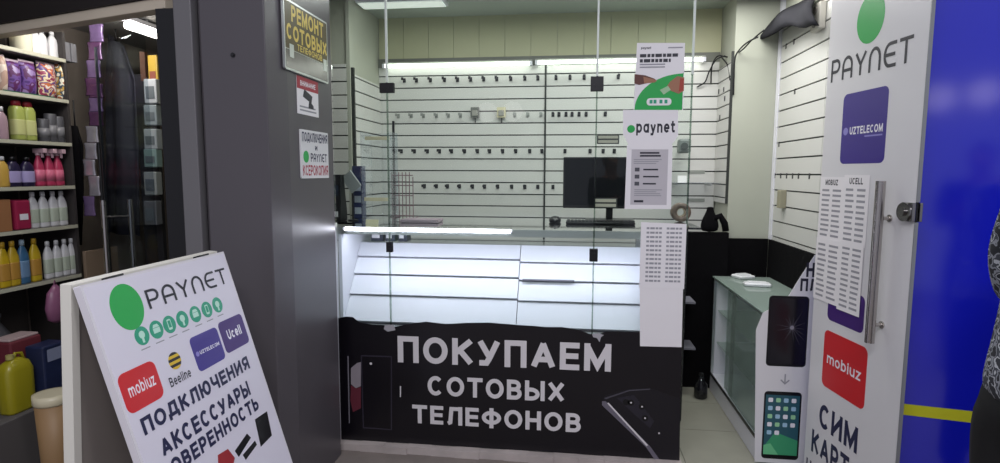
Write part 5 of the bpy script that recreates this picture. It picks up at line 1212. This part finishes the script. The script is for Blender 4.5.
strip(96, 84, 126, 2.88, .085, 3, [SW, SP], 'plum sachet strip below the high purple strip')
strip(93, 126, 176, 2.88, .075, 3, [SS], 'silver sachet strip hanging above the door handles', -4)
strip(97, 176, 216, 2.88, .07, 2, [SS, SP], 'short silver and purple sachet strip left of the handles', -10)
for k, (ya, yb, c) in enumerate(((78, 104, 'c6c9cc'), (104, 126, '9aa3a6'), (128, 150, 'b4b9ba'), (148, 168, '8fa6a0'), (171, 196, 'a8aba6'), (200, 226, '77787a'))):
    a, b = onY(143, ya, 2.95), onY(157, yb, 2.95); t = thing('clear_pack', '%s clear pack from the top in the column by the black frame' % ('first', 'second', 'third', 'fourth', 'fifth', 'sixth')[k], 'package', ((a.x + b.x) / 2, 2.97, b.z), 'clear packs by the black frame')
    MB().box(a.x, b.x, 2.95, 3.0, b.z + .004, a.z - .004).build('tub', mat('tub_' + c, c, .2), t, bevel=.006)
    MB().box(a.x + .012, b.x - .012, 2.947, 2.9495, b.z + .03, a.z - .045).build('label_sticker', mat('tub_label', '6f767a', .4), t)
a, b = onY(147, 55, 3.0), onY(158, 84, 3.0)
t = thing('yellow_pack', 'yellow pack hanging under the shop lamp by the black frame', 'package', ((a.x + b.x) / 2, 3.02, b.z))
MB().box(a.x, b.x, 3.0, 3.04, b.z, a.z).build('body', mat('pack_yellow', 'c2a03a', .4), t, bevel=.006); MB().box(a.x + .01, b.x - .01, 2.9975, 2.9995, b.z + .02, b.z + .07).build('label_sticker', mat('pack_yellow_label', '8a4a3a', .5), t)
MB().box(onY(141, 60, 3.02).x, onY(146, 60, 3.02).x, 3.01, 3.03, b.z + .02, a.z + .02).build('side_card', mat('card_brown', '6a4636', .5), t)
# rail that holds the packs
t = thing('goods_rack', 'dark upright rack carrying the clear packs by the black frame', 'rack', (-2.1, 3.05, 0))
a = onY(141, 150, 3.06).x; b = onY(160, 150, 3.06).x
MB().box(a, b, 3.045, 3.07, 0.005, 2.0).build('back_board', mat('rack_dark', '2a292c', .6), t)
for yp in (104, 127, 150, 168, 196, 226):
    z = onY(150, yp, 2.97).z; MB().box(a + .005, b - .005, 2.945, 3.0445, z - .002, z + .002).build('ledge', M_ACRYL, t)
# pole for the sachets
q = onY(99, 150, 2.895)
t = thing('sachet_pole', 'thin upright pole carrying the sachet strips in the left shop', 'pole', (q.x, 2.895, 0.005))
MB().cyl((q.x, 2.895, .012), (q.x, 2.895, 2.318), .008, 12).build('pole', M_DKMETAL, t); MB().cyl((q.x, 2.895, .005), (q.x, 2.895, .0115), .07, 24).build('foot', M_DKMETAL, t)
# shop lamp
a, b = onZ(127, 25, 2.26), onZ(160, 36, 2.26)
t = thing('shop_lamp', 'glowing tube lamp under the left shop ceiling', 'lamp', ((a.x + b.x) / 2, (a.y + b.y) / 2, 2.26))
MB().cyl(a, b, .022, 12).build('tube', M_SHOPTUBE, t)
dd = (b - a).normalized(); MB().obox((a + b) / 2 + Vector((0, 0, .036)), dd * ((b - a).length / 2), Vector((-dd.y, dd.x, 0)) * .03, (0, 0, .0118)).build('housing', M_WHITE, t); c_ = (a + b) / 2; MB().box(c_.x - .02, c_.x + .02, c_.y - .01, c_.y + .01, 2.308, 2.3198).build('bracket', M_WHITE, t)
# glass door with twin bar handles
h0, h1 = onY(154, 200, 2.42), onY(106, 200, 2.74)
h0.z = h1.z = 0
FS = Face(h0, (h1 - h0), (0, 0, 1)); LS = (h1 - h0).length
t = thing('glass_door', 'clear glass door of the left shop with twin steel bars', 'door', (h0 + h1) / 2)
mb = MB(); FS.rect(mb, 0, LS, 0.02, 2.085, -0.004, 0.004); mb.build('glass', glass('shop_door_glass', 'e4e8ea', 0.035), t)
mb = MB(); FS.rect(mb, LS + .0005, LS + .009, 0.02, 2.085, -.006, .006); mb.build('edge_profile', mat('edge_dark', '242428', .4), t)
us = FS.hit(118, 220)[0]; zt = FS.hit(118, 200)[1]; 
for sg in (1, -1):
    c = FS.p(us, 0, sg * .06); mb = MB().cyl((c.x, c.y, .75), (c.x, c.y, zt), .0135, 16); mb.build('bar_handle', M_STEEL, t)
mb = MB()
for z in (zt - .085, .82): mb.cyl(FS.p(us, z, -.049), FS.p(us, z, .049), .005, 10)
mb.build('through_bolt', M_STEEL, t)

# ------------------------------------------------------------------ people
def skin_obj(name, verts, edges, radii, m, parent, root=0, sub=2):
    me = bpy.data.meshes.new(name); off = base_of(parent)
    me.from_pydata([Vector(v) for v in verts], edges, []); me.materials.append(m)
    o = bpy.data.objects.new(name, me); COL.objects.link(o); o.parent = parent
    sk = o.modifiers.new('skin', 'SKIN'); sk.use_smooth_shade = True
    for i, r in enumerate(radii):
        r = r if isinstance(r, tuple) else (r, r); me.skin_vertices[0].data[i].radius = r; me.skin_vertices[0].data[i].use_root = (i == root)
    s = o.modifiers.new('sub', 'SUBSURF'); s.levels = s.render_levels = sub
    return o
def chain(pts, V, E, R, start=None):
    prev = start
    for p, r in pts:
        V.append(p); R.append(r); i = len(V) - 1
        if prev is not None: E.append((prev, i))
        prev = i
    return prev
def person(label, loc, rz, hgt, shirt, trousers, hairm, hold=True, lean=0.0):
    """standing figure facing -y, forearms raised in front when hold"""
    t = thing('person', label, 'person', (0, 0, 0)); k = hgt / 1.70
    sk = mat('skin', 'a87a62', .5)
    V, E, R = [], [], []
    c = chain([((0, 0, .95), (.14, .10)), ((0, .01, 1.10), (.125, .09)), ((0, .012, 1.26), (.15, .10)), ((0, .012, 1.38), (.13, .08)), ((0, .005, 1.455), (.052, .055)), ((0, -.008, 1.53), (.056, .066)), ((0, -.012, 1.60), (.07, .092)), ((0, -.008, 1.66), (.056, .075))], V, E, R)
    arms = {}
    for s in (-1, 1):
        hp = chain([((s * .085, 0, .90), (.06, .08)), ((s * .10, -.005, .70), .075), ((s * .10, -.008, .50), .052), ((s * .102, .012, .30), .05), ((s * .105, .02, .10), .034), ((s * .108, -.01, .045), .036), ((s * .115, -.12, .03), .03)], V, E, R, 0)
        if hold: arm = [((s * .17, .01, 1.39), .055), ((s * .205, -.01, 1.25), .045), ((s * .205, -.05, 1.11), .037), ((s * .19, -.10, 1.14), .036), ((s * .13, -.22, 1.20), .026), ((s * .115, -.265, 1.225), (.028, .016)), ((s * .105, -.30, 1.245), (.026, .014))]
        else: arm = [((s * .17, .01, 1.39), .055), ((s * .215, .015, 1.25), .045), ((s * .235, .02, 1.10), .037), ((s * .24, 0, .98), .034), ((s * .24, -.02, .86), .025), ((s * .24, -.03, .815), (.016, .028)), ((s * .24, -.035, .78), (.014, .026))]
        w = chain(arm, V, E, R, 3); P = Vector(V[w]); pd = (P - Vector(V[w - 1])).normalized()
        sd_ = pd.cross(Vector((0, 0, 1)) if hold else Vector((1, 0, 0))).normalized(); nd = pd.cross(sd_)
        for j, (o_, L) in enumerate(((-.024, .06), (-.008, .07), (.008, .066), (.024, .052))):
            b0 = P + sd_ * o_; chain([(tuple(b0 + pd * L * .45 + nd * .004), .0085), (tuple(b0 + pd * L * .8 + nd * .014), .0078), (tuple(b0 + pd * L + nd * .024), .0065)], V, E, R, w)
        b0 = P - pd * .03 + sd_ * (-.03 if s > 0 else .03); chain([(tuple(b0 + pd * .012), .0095), (tuple(b0 + pd * .045 + nd * .012 + sd_ * (-.012 if s > 0 else .012)), .0085)], V, E, R, w - 1)
    body = skin_obj('body', V, E, R, sk, t)
    # face: nose, ears, eyes, mouth as small meshes
    mb = MB(); mb.lathe([(.004, .03), (.012, .008), (.014, 0), (.006, -.006)][::-1], (0, -.092, 1.585), 12, None, 1, 1.1)
    for s in (-1, 1): mb.lathe([(.006, -.03), (.012, -.01), (.016, .015), (.008, .03)], (s * .073, .0, 1.59), 10, None, .5, 1)
    mb.build('nose_and_ears', sk, t)
    mb = MB()
    for s in (-1, 1): mb.lathe([(.003, -.006), (.012, -.002), (.012, .002), (.003, .006)], (s * .03, -.066, 1.607), 12, mat('eye', 'e8e4e0', .2), 1, .6).lathe([(.002, -.005), (.0055, 0), (.002, .005)], (s * .03, -.0725, 1.607), 10, M_BLACK, 1, .5)
    mb.build('eyes', None, t)
    MB().lathe([(.004, -.006), (.022, -.002), (.022, .002), (.004, .006)], (0, -.079, 1.545), 14, None, 1, .5).build('mouth', mat('lips', '8a4f48', .5), t)
    hv = [(0, .036, 1.53), (0, .03, 1.61), (0, .012, 1.675), (0, -.02, 1.715)]
    skin_obj('hair', hv, [(0, 1), (1, 2), (2, 3)], [(.066, .07), (.08, .088), (.078, .09), (.045, .055)], hairm, t)
    # clothes
    V, E, R = [], [], []
    chain([((0, 0, .82), (.172, .135)), ((0, 0, .93), (.165, .125)), ((0, .008, 1.10), (.155, .118)), ((0, .012, 1.26), (.168, .12)), ((0, .012, 1.385), (.145, .095)), ((0, .008, 1.435), (.07, .066))], V, E, R)
    for s in (-1, 1):
        if hold: chain([((s * .175, .01, 1.395), .068), ((s * .205, -.01, 1.25), .06), ((s * .205, -.05, 1.115), .053), ((s * .19, -.10, 1.145), .048), ((s * .145, -.19, 1.185), .04)], V, E, R, 4)
        else: chain([((s * .175, .01, 1.395), .068), ((s * .215, .015, 1.25), .06), ((s * .235, .02, 1.10), .053), ((s * .24, 0, .98), .048), ((s * .24, -.015, .89), .04)], V, E, R, 4)
    skin_obj('shirt', V, E, R, shirt, t)
    V, E, R = [], [], []
    chain([((0, 0, 1.0), (.148, .112)), ((0, 0, .90), (.155, .125))], V, E, R)
    for s in (-1, 1): chain([((s * .09, 0, .82), .10), ((s * .10, -.005, .66), .088), ((s * .10, -.008, .48), .07), ((s * .102, .01, .28), .064), ((s * .105, .015, .09), .056)], V, E, R, 1)
    skin_obj('trousers', V, E, R, trousers, t)
    for s in (-1, 1):
        q = Vector((s * .112, -.05, 0)); MB().lathe([(.05, 0.004), (.054, .02), (.05, .05), (.036, .075), (.02, .08)], q, 18, None, .85, 2.3, 2.4).build('shoe', M_BLACK, t)
    if lean:                                            # bends forward from the hips
        seen_ = set()
        for o in t.children:
            if o.data is None or o.data.name in seen_: continue
            seen_.add(o.data.name)
            for v in o.data.vertices:
                f = max(0.0, v.co.z - .88); v.co.y -= lean * f * (1 + .6 * f)
    t.location = loc; t.rotation_euler = (0, 0, rz); t.scale = (k, k, k)
    return t
cm = noisy('patterned_shirt', ['23252c', '8b8e96', '3f424b', 'b4b7bd', '2c2e36'], 34, .85)
pang = math.radians(37.5); pr = 2.06
person('person in grey patterned top and black trousers by the blue panel', (pr * math.sin(pang), pr * math.cos(pang) - .02, 0), math.radians(100), 1.66, cm, mat('black_trousers', '09090c', .8), mat('black_hair', '0d0b0c', .6), lean=.13)

# whoever takes the picture stands at the lens and shows as a dark shape in the blue panel
person('person in dark clothes seen only as a dark reflection in the blue panel', (.40, -.26, 0), math.radians(180 - 25), 1.66, mat('dark_jacket', '16161c', .85), mat('black_trousers', '09090c'), mat('black_hair', '0d0b0c'))

# ------------------------------------------------------------------ light
def lamp(kind, name, loc, power, col=(1, 1, 1), size=.3, rot=None, sy=None):
    l = bpy.data.lights.new(name, kind); l.energy = power; l.color = col; o = bpy.data.objects.new(name, l); COL.objects.link(o); o.location = loc
    if kind == 'AREA':
        l.size = size
        if sy: l.shape = 'RECTANGLE'; l.size_y = sy
    else: l.shadow_soft_size = size
    if rot: o.rotation_euler = rot
    return o
lamp('AREA', 'hall_lamp', (-.3, -.6, 3.4), 74, (.97, .96, 1.0), 1.6, (0, 0, 0), .5)
lamp('AREA', 'hall_lamp', (1.2, .3, 3.4), 32, (.97, .96, 1.0), 1.2, (0, 0, 0), .5)
lamp('AREA', 'kiosk_fill', (-.1, 3.4, 2.56), 22, (1.0, .99, .97), 2.2, (0, 0, 0), .3)  # added fill for the kiosk, makes up for the dimmed wall tubes
lamp('AREA', 'kiosk_fill', (.95, 3.35, 2.54), 9, (1, .99, .97), .5, (0, 0, 0), .9)  # added fill to brighten the right wall and the showcase
lamp('POINT', 'shop_lamp_light', (-2.35, 2.62, 2.18), 10, (1, .96, .92), .06)
lamp('AREA', 'counter_led', (-.38, 2.835, 1.135), 3.0, (.84, .83, 1.0), 1.5, (math.radians(28), 0, 0), .02)
for x, y in ((940, 98), (985, 93)):
    d = ray(x, y); p = onB(x, y); r = (d - 2 * d.dot(NB) * NB).normalized()
    p = p + r * 6.0; lamp('POINT', 'far_lamp', p, 1.7, (1, .86, .92), .15)
w = bpy.data.worlds.new('hall_air'); SC.world = w; w.use_nodes = True
w.node_tree.nodes['Background'].inputs[0].default_value = (.78, .8, .95, 1); w.node_tree.nodes['Background'].inputs[1].default_value = .49

SC.cycles.transparent_max_bounces = 48; SC.cycles.max_bounces = 14
vs_ = SC.view_settings; vs_.view_transform = 'Standard'; vs_.look = 'None'; vs_.gamma = 1; vs_.use_curve_mapping = False; vs_.exposure = 0.0
